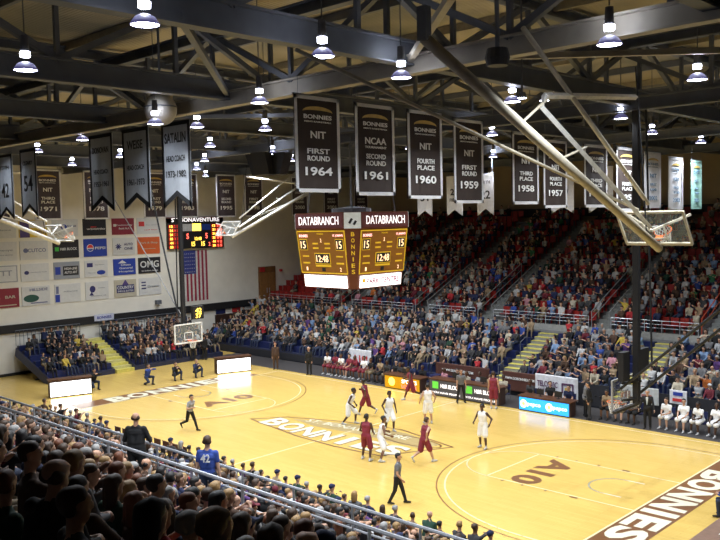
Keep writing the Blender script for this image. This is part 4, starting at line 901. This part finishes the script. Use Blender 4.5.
    frame = Matrix(((hr.x, hd.x, hu.x, hc.x), (hr.y, hd.y, hu.y, hc.y), (hr.z, hd.z, hu.z, hc.z), (0,0,0,1)))
    return out_, frame
def hair_mesh(style, voxel=.017, ratio=.5):
    mb = MB()
    if style == 'short':
        capsule(mb, (0,-.036,.048), .09, (0,-.004,.058), .082); capsule(mb, (-.05,-.055,0), .05, (.05,-.055,0), .05)
    if style == 'long':
        capsule(mb, (0,-.036,.045), .096, (0,-.002,.058), .086)
        for s in (-1, 1): capsule(mb, (s*.06,-.03,.02), .05, (s*.07,-.05,-.15), .04); capsule(mb, (s*.03,-.07,.0), .055, (s*.035,-.085,-.19), .045)
    if style == 'fringe':
        capsule(mb, (-.05,-.05,.0), .05, (.05,-.05,.0), .05); capsule(mb, (-.07,-.02,.01), .028, (-.06,-.06,.03), .03); capsule(mb, (.07,-.02,.01), .028, (.06,-.06,.03), .03)
    if style == 'cap':
        capsule(mb, (0,-.03,.052), .098, (0,-.006,.056), .09)
        mb.box(-.07, .07, .05, .17, .06, .082)
    if style == 'hat':
        capsule(mb, (0,-.02,.07), .1, (0,-.01,.09), .095); mb.lathe([(0,.055),(.17,.045),(.19,.06),(.17,.07),(0,.09)], (0,-.012,0), 18)
    me = bpy.data.meshes.new('hair'); me.from_pydata(mb.v, [], mb.f)
    o = bpy.data.objects.new('tmp', me); C.objects.link(o); rm = o.modifiers.new('r', 'REMESH'); rm.mode = 'VOXEL'; rm.voxel_size = voxel
    if ratio: dm = o.modifiers.new('d', 'DECIMATE'); dm.ratio = ratio
    r_ = bpy.data.meshes.new_from_object(o.evaluated_get(bpy.context.evaluated_depsgraph_get())); bpy.data.objects.remove(o)
    r_.polygons.foreach_set('use_smooth', [True]*len(r_.polygons)); r_.materials.clear(); r_.materials.append(None); r_.name = 'hair'
    return r_
HAIR = {s: hair_mesh(s) for s in ('short', 'long', 'fringe', 'cap', 'hat')}
skins = [mat('skin_pale', (.52,.31,.215), .6, var=.05), mat('skin_tan', (.5,.28,.18), .6, var=.05), mat('skin_brown', (.18,.085,.045), .55, var=.05), mat('skin_dark', (.075,.035,.02), .5, var=.05)]
hairs = {'black-haired': mat('hair_black', (.012,.01,.01), .6), 'brown-haired': mat('hair_brown', (.05,.025,.012), .6), 'fair-haired': mat('hair_fair', (.30,.18,.07), .6), 'grey-haired': mat('hair_grey', (.32,.31,.3), .7), 'auburn-haired': mat('hair_auburn', (.13,.04,.015), .6)}
cl = lambda n_, c: mat('cloth_'+n_, tuple(v*.72 for v in c), .85, var=.15, scale=9)
TOPS = {'white': cl('white', (.68,.68,.68)), 'silver': cl('pale', (.42,.43,.45)), 'grey': cl('grey', (.2,.2,.21)), 'charcoal': cl('charcoal', (.05,.05,.055)), 'black': cl('black', (.012,.012,.014)),
        'navy': cl('navy', (.015,.025,.09)), 'blue': cl('blue', (.04,.09,.4)), 'sky-blue': cl('lightblue', (.25,.38,.62)), 'brown': cl('brown', (.09,.045,.025)), 'maroon': cl('maroon', (.17,.015,.03)),
        'red': cl('red', (.55,.03,.04)), 'orange': cl('orange', (.7,.2,.04)), 'yellow': cl('yellow', (.72,.52,.08)), 'green': cl('green', (.04,.22,.09)), 'tan': cl('tan', (.42,.3,.18)), 'pink': cl('pink', (.65,.3,.36)), 'purple': cl('purple', (.14,.06,.25)), 'cream': cl('cream', (.62,.55,.42)), 'forest-green': cl('darkgreen', (.02,.07,.04))}
denim = cl('denim', (.035,.05,.10)); khaki = cl('khaki', (.3,.23,.14)); shoe_k = cl('shoe_dark', (.03,.025,.02)); shoe_w = cl('shoe_white', (.7,.7,.7)); eye_m = mat('eye_dark', (.02,.015,.015), .3); lip_m = mat('lip', (.33,.1,.08), .5)
def dress_up(o, skin, top, bottom, shoe):
    for k, m in enumerate((skin, top, bottom, shoe, eye_m, lip_m)):
        o.material_slots[k].link = 'OBJECT'; o.material_slots[k].material = m
def person(name, mesh, frame, loc, rz, skin, top, bottom, shoe, hair=('short', hairs['brown-haired']), scale=1.0, label=None, cat='person', group=None):
    o = bpy.data.objects.new(name, mesh); C.objects.link(o); o.location = loc; o.rotation_euler = (0,0,rz); o.scale = (scale,)*3
    dress_up(o, skin, top, bottom, shoe); tag(o, label, cat, group)
    if hair:
        st, hm = hair
        h = bpy.data.objects.new('cap' if st in ('cap','hat') else 'hair', HAIR[st]); C.objects.link(h); h.parent = o; h.matrix_local = frame
        h.material_slots[0].link = 'OBJECT'; h.material_slots[0].material = hm
    return o
SIT = (0,-.02,.545)
def F_sit(sx=.14, y=.44): return {-1: (-sx,y,.08), 1: (sx,y,.08)}
SEATED = [
 dict(P=SIT, lean=(0,-.05,1), hands={-1:(-.12,.36,.62),1:(.12,.36,.62)}, feet=F_sit(), dress='hoodie'),
 dict(P=SIT, lean=(0,.35,1), hands={-1:(-.06,.48,.62),1:(.06,.46,.64)}, feet=F_sit(.18), dress='hoodie'),
 dict(P=SIT, lean=(.05,-.02,1), hands={-1:(.06,.26,.80),1:(-.06,.27,.78)}, feet=F_sit(.12,.5), head=(-.5,1,0), dress='hoodie'),
 dict(P=SIT, lean=(0,0,1), hands={-1:(-.06,.34,1.0),1:(.06,.34,1.0)}, feet=F_sit(), head=(.3,1,0), dress='tee'),
 dict(P=SIT, lean=(-.05,.15,1), hands={-1:(-.16,.36,.62),1:(.08,.25,1.08)}, feet=F_sit(.16,.38), head=(.6,1,-.1), dress='tee', bulk=1.12),
 dict(P=SIT, lean=(0,-.1,1), hands={-1:(-.2,.3,.62),1:(.16,.38,.6)}, feet=F_sit(.13,.5), head=(-.8,1,0), dress='hoodie', bulk=1.15),
]
SEATM = [figure(voxel=.019, ratio=.42, name='spectator', **d) for d in SEATED]
STANDM = [figure(voxel=.017, ratio=.6, name='standing', dress='hoodie', hands={-1:(-.24,.06,.80),1:(.24,.1,.82)}), figure(voxel=.017, ratio=.6, name='standing', dress='suit', hands={-1:(-.1,.26,1.08),1:(.1,.26,1.12)})]
LOWM = []
for i, d in enumerate(SEATED[:5]):
    me, fr = figure(voxel=.05, ratio=.30, name='low', **d); LOWM.append((me, fr))
LOWH = {s: hair_mesh(s, .045, .6) for s in ('short', 'long', 'cap')}

# --- the game
def face(a): return Rd(a-90)
RIGHT, LEFT, TOCAM, AWAY = 43.7, 223.7, 313.7, 133.7
W, MR = mat('jersey_white', (.86,.86,.86), .7, var=.04), mat('jersey_maroon', (.2,.015,.035), .7)
run = lambda fl=1, **k: dict(dict(P=(0,0,.88), lean=(0,.22,1), feet={-fl:(-fl*.09,.34,.09), fl:(fl*.09,-.48,.30)}, footdir={fl:(0,.5,-.8)}, hands={-fl:(-fl*.26,-.1,.98), fl:(fl*.2,.34,1.12)}, knee={-1:(-.05,1,.3),1:(.05,1,.3)}), **k)
walk = lambda **k: dict(dict(P=(0,0,.92), lean=(0,.06,1), feet={-1:(-.1,.26,.08),1:(.1,-.26,.12)}, hands={-1:(-.25,-.12,.86),1:(.25,.2,.9)}), **k)
PL = [
 ('basketball_player', (-.96,.52), RIGHT-20, dict(P=(0,0,.84), lean=(0,.45,1), feet={-1:(-.16,.22,.08),1:(.16,-.24,.08)}, hands={-1:(-.3,.2,.82),1:(.3,.3,.86)}, dress='player', head=(0,1,.1)), 3, W, W, 'short', 'black-haired', 'player in white uniform bending forward, leftmost on the court emblem'),
 ('basketball_player', (-1.56,2.34), LEFT-30, run(1, dress='player'), 3, MR, MR, 'short', 'black-haired', 'player in maroon running, behind the white players left of centre'),
 ('basketball_player', (3.7,-3.25), RIGHT+60, dict(P=(0,0,.9), lean=(0,.1,1), feet={-1:(-.2,.05,.08),1:(.2,-.1,.08)}, hands={-1:(-.2,.25,.95),1:(.2,.25,.95)}, dress='player'), 3, MR, MR, 'short', 'black-haired', 'player in maroon standing nearest left, on the lettering of the emblem'),
 ('basketball_player', (4.04,-2.79), RIGHT+5, dict(P=(0,0,.82), lean=(0,.25,1), feet={-1:(-.42,.12,.08),1:(.42,-.05,.08)}, hands={-1:(-.34,.3,.95),1:(.3,.36,.92)}, dress='player'), 2, W, W, 'short', 'black-haired', 'player in white with legs wide apart beside the maroon player on the emblem'),
 ('basketball_player', (1.38,.74), TOCAM+25, dict(P=(0,0,.9), lean=(0,.12,1), feet={-1:(-.14,.12,.08),1:(.14,-.1,.08)}, hands={-1:(-.28,.1,.85),1:(.26,.12,.9)}, dress='player'), 3, W, W, 'short', 'black-haired', 'player in white facing the camera in the middle of the group'),
 ('basketball_player', (1.9,2.9), AWAY+10, dict(P=(0,0,.93), lean=(0,.05,1), feet={-1:(-.15,.05,.08),1:(.15,.0,.08)}, hands={-1:(-.34,.1,.92),1:(.32,.12,.95)}, dress='player'), 1, W, W, 'short', 'black-haired', 'player in white seen from behind, right of the group'),
 ('basketball_player', (5.75,-2.09), RIGHT+35, run(-1, dress='player'), 0, MR, MR, 'short', 'brown-haired', 'player in maroon striding right, closest to the right of the emblem'),
 ('basketball_player', (-2.0,6.3), LEFT+10, run(-1, dress='player'), 3, MR, MR, 'short', 'black-haired', 'player in maroon before the yellow message board'),
 ('basketball_player', (2.55,7.3), AWAY-20, dict(P=(0,0,.93), lean=(0,.02,1), dress='player', hands={-1:(-.26,.1,.85),1:(.26,.05,.85)}), 0, MR, MR, 'short', 'brown-haired', 'player in maroon at the right end of the tax company board'),
 ('basketball_player', (6.29,1.12), TOCAM-40, dict(P=(0,0,.92), lean=(0,.08,1), feet={-1:(-.16,.06,.08),1:(.16,-.06,.08)}, hands={-1:(-.36,.12,.98),1:(.34,.1,1.0)}, dress='player'), 3, W, W, 'short', 'black-haired', 'player in white standing alone at the three point line'),
 ('referee', (8.02,-6.3), RIGHT-10, walk(dress='ref', ), 1, TOPS['grey'], TOPS['black'], 'short', 'black-haired', 'referee in grey shirt walking nearest the camera by the near sideline'),
 ('referee', (-5.98,-4.96), RIGHT-30, run(1, dress='ref'), 0, TOPS['silver'], TOPS['black'], 'short', 'black-haired', 'referee in pale shirt running alone at the left'),
 ('referee', (.45,7.4), TOCAM+10, dict(dress='ref', hands={-1:(-.24,.1,.85),1:(.24,.1,.85)}, feet={-1:(-.2,0,.08),1:(.2,0,.08)}), 1, TOPS['grey'], TOPS['black'], 'short', 'brown-haired', 'referee standing before the tax company board'),
 ('coach', (-11.74,7.95), TOCAM-20, dict(dress='suit'), 0, TOPS['black'], TOPS['black'], 'fringe', 'grey-haired', 'coach in dark suit standing at the left visiting bench'),
 ('coach', (10.11,8.35), TOCAM-30, dict(dress='suit', hands={-1:(-.32,.2,.9),1:(.32,.2,.9)}), 0, TOPS['black'], TOPS['black'], 'short', 'grey-haired', 'grey-haired coach in dark suit with pale tie right of the black mast'),
 ('coach', (7.3,8.3), LEFT-20, dict(dress='suit', lean=(0,.1,1)), 1, TOPS['black'], TOPS['charcoal'], 'short', 'black-haired', 'man in black suit standing right of the blue message board'),
 ('coach', (6.85,8.7), RIGHT, dict(dress='suit', lean=(0,.15,1)), 1, TOPS['grey'], TOPS['black'], 'short', 'brown-haired', 'person in grey jacket beside the man in black suit'),
 ('person', (-14.9,7.9), TOCAM, dict(dress='coat', bulk=1.5), 1, TOPS['brown'], TOPS['brown'], 'short', 'auburn-haired', 'person in a bulky dark brown outfit at the far left corner of the court'),
 ('person', (-22.1,6.5), TOCAM+180, dict(dress='suit'), 1, TOPS['black'], TOPS['black'], 'short', 'black-haired', 'person in black standing under the far basket, left one'),
 ('person', (-21.9,7.3), TOCAM+160, dict(dress='suit'), 1, TOPS['black'], TOPS['black'], 'short', 'black-haired', 'person in black standing under the far basket, right one'),
 ('photographer', (-18.6,-3.0), 0, dict(P=(0,0,.45), lean=(0,.3,1), feet={-1:(-.15,.3,.08),1:(.15,-.05,.08)}, hands={-1:(-.08,.4,.95),1:(.1,.4,.95)}, dress='hoodie', knee={-1:(0,1,.8),1:(0,1,.5)}), 1, TOPS['black'], denim, 'short', 'black-haired', 'crouching person in black with jeans behind the far left baseline'),
 ('photographer', (-17.3,-.2), 10, dict(P=(0,0,.45), lean=(0,.3,1), feet={-1:(-.15,.3,.08),1:(.15,-.05,.08)}, hands={-1:(-.08,.4,.95),1:(.1,.4,.95)}, dress='hoodie', knee={-1:(0,1,.8),1:(0,1,.5)}), 1, TOPS['blue'], denim, 'short', 'brown-haired', 'crouching person in blue behind the far baseline'),
 ('photographer', (-17.2,1.7), 0, dict(P=(0,0,.32), lean=(0,.2,1), feet={-1:(-.2,.35,.08),1:(.2,.3,.08)}, hands={-1:(-.08,.35,.75),1:(.1,.35,.75)}, dress='hoodie', knee={-1:(-.4,1,.8),1:(.4,1,.8)}), 0, TOPS['black'], denim, 'short', 'brown-haired', 'person in black sitting on the floor behind the far baseline'),
 ('photographer', (-17.0,3.1), 0, dict(P=(0,0,.32), lean=(0,.2,1), feet={-1:(-.2,.35,.08),1:(.2,.3,.08)}, hands={-1:(-.08,.35,.75),1:(.1,.35,.75)}, dress='hoodie', knee={-1:(-.4,1,.8),1:(.4,1,.8)}), 0, TOPS['navy'], denim, 'short', 'fair-haired', 'person in navy sitting on the floor beneath the far basket'),
 ('attendant', (16.95,-.45), 200, dict(P=(0,0,.5), lean=(0,.3,1), feet={-1:(-.15,.4,.08),1:(.15,.3,.08)}, dress='hoodie', hands={-1:(-.1,.4,.7),1:(.1,.4,.7)}), 0, TOPS['blue'], denim, 'short', 'brown-haired', 'person in blue crouching beside the corner table at the right edge'),
]
for nm, (x, y), a, pose, sk_, tp, bt, hs, hn, lab in PL:
    me, fr = figure(voxel=.0145, ratio=.75, name=nm, **pose)
    k = sorted(v.co.z for v in me.vertices)[0]
    sc = 1.1 if nm == 'basketball_player' else 1.03
    person(nm, me, fr, (x, y, (-k+.008)*sc), face(a), skins[sk_], tp, bt, shoe_w if nm == 'basketball_player' else shoe_k, (hs, hairs[hn]), sc, lab)
# white shirt front and pale tie of the grey-haired coach
co_ = [o for o in bpy.data.objects if 'with pale tie' in str(o.get('label', ''))][0]
MB().add([(-.05,.117,1.42),(.05,.117,1.42),(.015,.15,1.12),(-.015,.15,1.12),(-.05,.10,1.42),(.05,.10,1.42),(.015,.13,1.12),(-.015,.13,1.12)],[(0,3,2,1),(4,5,6,7),(0,1,5,4),(1,2,6,5),(2,3,7,6),(3,0,4,7)]).build('shirt_front', W, co_)
MB().box(-.016, .016, .12, .156, 1.10, 1.40).build('tie', mat('tie_pale', (.45,.55,.6), .6), co_)
# seated players on the benches, with chairs
me_b = [figure(voxel=.016, ratio=.7, name='bench_player', P=(0,0,.56), lean=(0,.35,1), hands={-1:(-.08,.45,.66),1:(.08,.45,.66)}, feet={-1:(-.16,.42,.08),1:(.16,.42,.08)}, dress='player_tee'),
        figure(voxel=.016, ratio=.7, name='bench_player', P=(0,0,.56), lean=(0,.1,1), hands={-1:(-.14,.38,.64),1:(.14,.38,.64)}, feet={-1:(-.16,.5,.08),1:(.16,.38,.08)}, head=(-.4,1,0), dress='player_tee')]
rr_ = random.Random(4)
first_chair = [True]
def bench(x0, n_, dx, tops, bots, lab, group, order, y=9.1, names=None):
    for i in range(n_):
        x = x0 + dx*i; rz = PI + rr_.uniform(-.25, .25); me, fr = me_b[i % 2]
        c = cb if first_chair[0] else copy_tree(cb); first_chair[0] = False
        c.location = (x, y, 0); c.rotation_euler = (0,0,0); tag(c, 'navy chair under the %s person on the %s' % (order[i], group), 'chair', 'navy chairs on the ' + group)
        person('bench_player' if tops[i % len(tops)] in (W, MR) else 'staff_member', me, fr, (x, y, 0), rz, skins[rr_.choice((0,2,3,0))], tops[i % len(tops)], bots[i % len(bots)], shoe_w if tops[i % len(tops)] in (W, MR) else shoe_k,
               ('short', hairs[rr_.choice(['black-haired','brown-haired'])]), 1.05, lab % order[i], 'person', group)
ORD = ['first','second','third','fourth','fifth','sixth','seventh','eighth','ninth','tenth','eleventh','twelfth']
bench(10.75, 9, .72, [W], [W], 'seated player in white warm-up, %s from the left on the home bench', 'home bench', ORD)
bench(7.85, 3, .72, [TOPS['tan'], TOPS['grey'], TOPS['cream']], [TOPS['black'], khaki], 'seated coach, %s from the left beside the black mast', 'coaches chairs by the mast', ORD)
bench(-11.1, 6, .62, [W, MR, W, MR, MR, W], [MR], 'seated visiting player, %s from the left behind the far left three point line', 'visiting bench', ORD)
bench(-7.3, 5, .62, [TOPS['black'], TOPS['tan'], TOPS['charcoal']], [khaki, TOPS['black']], 'seated visiting staff member, %s from the left beside the hand sign', 'visiting staff chairs', ORD)
# officials behind the message boards
bench(-4.9, 3, .8, [TOPS['charcoal'], TOPS['navy'], TOPS['black']], [TOPS['black']], 'seated official, %s from the left behind the yellow message board', 'officials at the yellow board', ORD, 9.0)
bench(-1.7, 6, .75, [TOPS['pink'], TOPS['brown'], TOPS['cream'], TOPS['silver'], TOPS['tan'], TOPS['cream']], [khaki], 'seated official, %s from the left behind the tax company board', 'officials at the tax company board', ORD, 9.0)
bench(3.75, 3, 1.05, [TOPS['charcoal'], TOPS['black'], TOPS['navy'], TOPS['black']], [TOPS['black']], 'seated official, %s from the left behind the blue message board', 'officials at the blue board', ORD, 9.0)
# standing people at the near walkway
bigm, bigf = figure(voxel=.015, ratio=.8, name='person', dress='coat', bulk=1.25, hands={-1:(-.22,.3,1.05),1:(.22,.3,1.05)}, head=(-.1,1,-.1))
person('person', bigm, bigf, (7.0,-15.55,2.56), face(AWAY-5), skins[1], TOPS['black'], TOPS['black'], shoe_k, ('fringe', hairs['brown-haired']), 1.22, 'heavy bald man in black coat standing at the near walkway railing, back to the camera')
bm_, bf_ = figure(voxel=.015, ratio=.8, name='person', dress='tee', hands={-1:(-.27,.02,.8),1:(.27,.02,.8)}, head=(0,1,0))
bp_ = person('person', bm_, bf_, (10.1,-15.5,2.56), face(AWAY-8), skins[0], TOPS['blue'], denim, shoe_k, ('short', hairs['brown-haired']), 1.15, 'standing person in blue shirt numbered 42 at the near walkway, back to the camera')
nm_ = text('42', (0,-.125,1.3), (-1,0,0), (0,.05,1), .2, .17, ltr_w, None, 'shirt_number', bold=.02, lift=.012)
nm_.matrix_world = bp_.matrix_basis @ Matrix(((1,0,0,0),(0,0,-1,-.135),(0,1,0,1.32),(0,0,0,1))) @ Matrix.Diagonal((.2,.17,1,1))
nm_.parent = bp_; nm_.matrix_parent_inverse = bp_.matrix_basis.inverted()

# --- the crowd
rc = random.Random(11)
def pick(ws):
    t_ = rc.random()*sum(w_ for _, w_ in ws)
    for k, w_ in ws:
        t_ -= w_
        if t_ <= 0: return k
    return ws[-1][0]
PAL_L = [('white',13),('silver',10),('grey',10),('charcoal',14),('black',17),('navy',14),('blue',3.5),('sky-blue',5),('brown',8),('maroon',4),('red',3),('orange',1),('yellow',2),('green',2),('tan',6),('pink',1.5),('purple',2),('cream',5),('forest-green',3)]
PAL_E = [('black',30),('charcoal',16),('navy',14),('brown',10),('white',7),('grey',6),('yellow',3),('red',2),('tan',4)]
PAL_N = [('charcoal',20),('black',24),('navy',14),('brown',16),('grey',9),('forest-green',5),('maroon',4),('purple',3),('tan',5),('silver',4),('white',2),('blue',2),('orange',1),('red',.7)]  # near crowd: tops weighted dark, standing in for dimmer light there
people = []   # dicts: pos, rz, look, region, row, weight
def add_row(reg, k, y, zf, xs, rzb, pal, occ, wt, seat_up=0):
    for x in xs:
        if rc.random() > occ: continue
        q = dict(reg=reg, row=k, pos=(x+rc.uniform(-.07,.07), y+rc.uniform(-.05,.05), zf), rz=rzb + rc.uniform(-.3,.3), top=pick(pal), skin=pick([(0,60),(1,34),(2,4),(3,2)]),
                 hair=pick([('black-haired',22),('brown-haired',46),('fair-haired',12),('grey-haired',13),('auburn-haired',7)]), style=pick([('short',58),('long',26),('fringe',7),('cap',9)]), var=rc.randrange(6),
                 sc=rc.uniform(.88,1.06), wt=wt, bot=pick([('denim',5),('khaki',2),('black',3)]))
        people.append(q)
def xs_(a, b, d, aisles=(), gap=.85):
    r = []; x = a
    while x < b:
        if all(abs(x-q) > gap for q in aisles): r.append(x)
        x += d
    return r
for k in range(7): add_row('far lower', k, 10.75+.8*k+.5, .55+.29*k, xs_(-26.2, 23.5, .52, LOW_AISLES, .9), PI, PAL_L, .9 if k else .8, 1.0)
for k in range(17):
    occ = .95 if k < 8 else .85 if k < 11 else .65 if k < 14 else .4
    add_row('far upper', k, 17.2+.86*k+.5, 3.0+.385*k, xs_(-25.5+.9*min(k,4), 34, .55, UP_AISLES, .75), PI, PAL_L, occ if k else .75, .55)
    for q in people:
        pass
people = [q for q in people if not (q['reg'] == 'far upper' and q['pos'][0] < -22 and rc.random() < .85)]
for k in range(6):
    add_row('end', k, 0, .3+.26*k, [], 0, PAL_E, 0, 1)
    for y in [a for a in np.arange(-3.6, .4, .5)] + [a for a in np.arange(2.3, 9.0, .5)]:
        if rc.random() < (.97 if not (y < -2.2 and k > 1) else .4):
            n0 = len(people); add_row('end', k, y, .3+.26*k, [-22.3-.75*k-.5], -PI/2, PAL_E, 1, .9)
for k in range(5): add_row('near lower', k, -11.2-.8*k, .45+.33*k, xs_(-14, 22, .5), 0, PAL_N, .92, .28)
add_row('near floor', 0, -9.2, 0, xs_(-12, 21, .55, (-3.5,), 2.3), 0, PAL_N, .9, .2)
add_row('near floor', 1, -9.9, 0, xs_(-12, 21, .55), 0, PAL_N, .9, .25)
for k in range(12):
    add_row('near upper', k, -16.5-.85*k-.5, 2.9+.43*k, xs_(-14, 24.5, .54), 0, PAL_N, .93, .6)
# keep the ones the photograph could show, drop those right at the camera
keep = []
for q in people:
    x, y, z = q['pos']; px, py, dz = topx((x, y, z+1.05))
    if dz < 2.6 or px < -60 or px > 790 or py > 600 or py < 120: continue
    if q['reg'] == 'near upper' and (Vector((x,y,z+1)) - CAM).length < 4.7: continue
    q['score'] = q['wt']*1e4/dz**2 if (-8 < px < 728 and py < 548) else 0
    q['px'] = (px, py); keep.append(q)
people = keep
people.sort(key=lambda q: -q['score'])
solo, mass = people[:300], people[300:]
bots = {'denim': denim, 'khaki': khaki, 'black': TOPS['black']}
def seat_z(q): return -.0 if q['reg'] != 'near floor' else 0
REGN = {'far lower': 'far lower stand', 'far upper': 'far upper stand', 'end': 'end bleachers', 'near lower': 'near lower stand', 'near floor': 'near sideline chairs', 'near upper': 'near crowd'}
rowsn = ['front','second','third','fourth','fifth','sixth','seventh','eighth','ninth','tenth','eleventh','twelfth']
hairw = lambda q: {'cap': 'capped', 'fringe': 'balding', 'long': 'long-haired'}.get(q['style'], q['hair'])
byrow = {}
for q in solo: byrow.setdefault((q['reg'], q['row']), []).append(q)
from_left = {}
NUM = ORD + ['thirteenth','fourteenth','fifteenth','sixteenth','seventeenth','eighteenth','nineteenth','twentieth']
seen = {}
for (rg, rw), L_ in byrow.items():
    L_.sort(key=lambda q: q['px'][0])
    for i, q in enumerate(L_):
        lf = L_[i-1]['top'] if i else None; rt = L_[i+1]['top'] if i+1 < len(L_) else None
        nb_ = ('between %s and %s tops' % (lf, rt)) if lf and rt else ('left of a %s top' % rt if rt else 'right of a %s top' % lf if lf else 'alone')
        s_ = '%s spectator, %s top, %s row %s, %s' % (hairw(q), q['top'], rowsn[min(rw, 11)], REGN[rg], nb_)
        q['lab'] = s_; seen.setdefault(s_, []).append(q)
for s_, L_ in seen.items():
    if len(L_) > 1:
        for i, q in enumerate(sorted(L_, key=lambda q: q['px'][0])):
            q['lab'] = '%s spectator, %s top, %s row %s, %s such from left' % (hairw(q), q['top'], rowsn[min(q['row'], 11)], REGN[q['reg']], NUM[i])
for q in solo:
    me, fr = SEATM[q['var']]
    hm = (TOPS[rc.choice(['navy','black','white','maroon','brown'])] if q['style'] == 'cap' else hairs[q['hair']])
    person('spectator', me, fr, q['pos'], q['rz'], skins[q['skin']], TOPS[q['top']], bots[q['bot']], shoe_k, (q['style'], hm), q['sc'], q['lab'], 'person', 'spectators in the ' + REGN[q['reg']])
# a man with a pale brimmed hat at the left edge of the near crowd
person('spectator', SEATM[0][0], SEATM[0][1], (16.2,-23.1,6.05), .6, skins[0], TOPS['charcoal'], denim, shoe_k, ('hat', TOPS['cream']), 1.05, 'spectator in pale brimmed hat at the left edge of the near crowd', 'person', 'spectators in the near crowd')
# everyone else, too many to count: one mesh
def tri_arrays(me):
    me.calc_loop_triangles(); n = len(me.loop_triangles); t_ = np.empty(n*3, 'i'); me.loop_triangles.foreach_get('vertices', t_); m = np.empty(n, 'i'); me.loop_triangles.foreach_get('material_index', m)
    v = np.empty(len(me.vertices)*3, 'f'); me.vertices.foreach_get('co', v); return v.reshape(-1, 3), t_.reshape(-1, 3), m
LA = [tri_arrays(m) for m, f in LOWM]; LH = {s: tri_arrays(m) for s, m in LOWH.items()}
pal = []; idx = {}
def pi_(m):
    if m.name not in idx: idx[m.name] = len(pal); pal.append(m)
    return idx[m.name]
V_, T_, I_ = [], [], []; off = 0
for q in mass:
    k = q['var'] % 5; M = Matrix.Translation(q['pos']) @ Matrix.Rotation(q['rz'], 4, 'Z') @ Matrix.Scale(q['sc'], 4)
    mp = np.array([pi_(skins[q['skin']]), pi_(TOPS[q['top']]), pi_(bots[q['bot']]), pi_(shoe_k), pi_(skins[q['skin']]), pi_(skins[q['skin']])])
    v, t_, m = LA[k]; A = np.array(M)
    V_.append(v @ A[:3, :3].T + A[:3, 3]); T_.append(t_+off); I_.append(mp[m]); off += len(v)
    st = q['style'] if q['style'] in LH else None
    if st:
        v, t_, m = LH[st]; A = np.array(M @ LOWM[k][1]); hm = TOPS['navy'] if st == 'cap' else hairs[q['hair']]
        V_.append(v @ A[:3, :3].T + A[:3, 3]); T_.append(t_+off); I_.append(np.full(len(t_), pi_(hm))); off += len(v)
V_ = np.concatenate(V_).astype('f'); T_ = np.concatenate(T_); I_ = np.concatenate(I_).astype('i')
me = bpy.data.meshes.new('spectator_crowd'); me.vertices.add(len(V_)); me.vertices.foreach_set('co', V_.ravel()); me.loops.add(T_.size); me.loops.foreach_set('vertex_index', T_.ravel())
me.polygons.add(len(T_)); me.polygons.foreach_set('loop_start', np.arange(0, T_.size, 3, dtype='i')); me.polygons.foreach_set('loop_total', np.full(len(T_), 3, 'i'))
for m in pal: me.materials.append(m)
me.polygons.foreach_set('material_index', I_); me.polygons.foreach_set('use_smooth', np.ones(len(T_), bool)); me.update(calc_edges=True); me.validate()
o = bpy.data.objects.new('spectator_crowd', me); C.objects.link(o); tag(o, 'dense mass of seated spectators filling the stands across the court', 'crowd', None, 'stuff')
print('CROWD', len(people), len(solo), len(mass), len(T_), {r: sum(1 for q in solo if q['reg'] == r) for r in REGN})

# --- red seats of the upper stand
occ_ = {}
for q in people:
    if q['reg'] == 'far upper': occ_.setdefault(q['row'], []).append(q['pos'][0])
seatsL = []
for k in range(17):
    for x in xs_(-26.8, 34, .55, UP_AISLES, .75):
        p_ = (x, 17.2+.86*k+.5, 3.0+.385*k); px, py, dz = topx((p_[0], p_[1], p_[2]+.5))
        if px < -20 or px > 760: continue
        free = all(abs(x-a) > .35 for a in occ_.get(k, []))
        seatsL.append(((1 if free else .15)/dz**2, p_, px))
seatsL.sort(key=lambda s_: -s_[0])
def seat_boxes(mb, x, y, z):
    mb.box(x-.23, x+.23, y-.22, y+.2, z+.40, z+.44); mb.box(x-.23, x+.23, y+.18, y+.22, z+.42, z+.86); mb.box(x-.04, x+.04, y+.1, y+.18, z, z+.42); return mb
sm_ = None
for i, (sc_, p_, px) in enumerate(seatsL[:300]):
    if sm_ is None: o = seat_boxes(MB(), 0, 0, 0).build('stadium_seat', redseat); sm_ = o.data
    else: o = bpy.data.objects.new('stadium_seat', sm_); C.objects.link(o)
    o.location = p_; tag(o, 'empty red plastic seat among the spectators of the far upper stand', 'seat', 'red seats of the far upper stand')
mb = MB()
for sc_, p_, px in seatsL[300:]: seat_boxes(mb, *p_)
tag(mb.build('stadium_seating', redseat), 'remaining red seats of the far upper stand', 'seats', None, 'stuff')
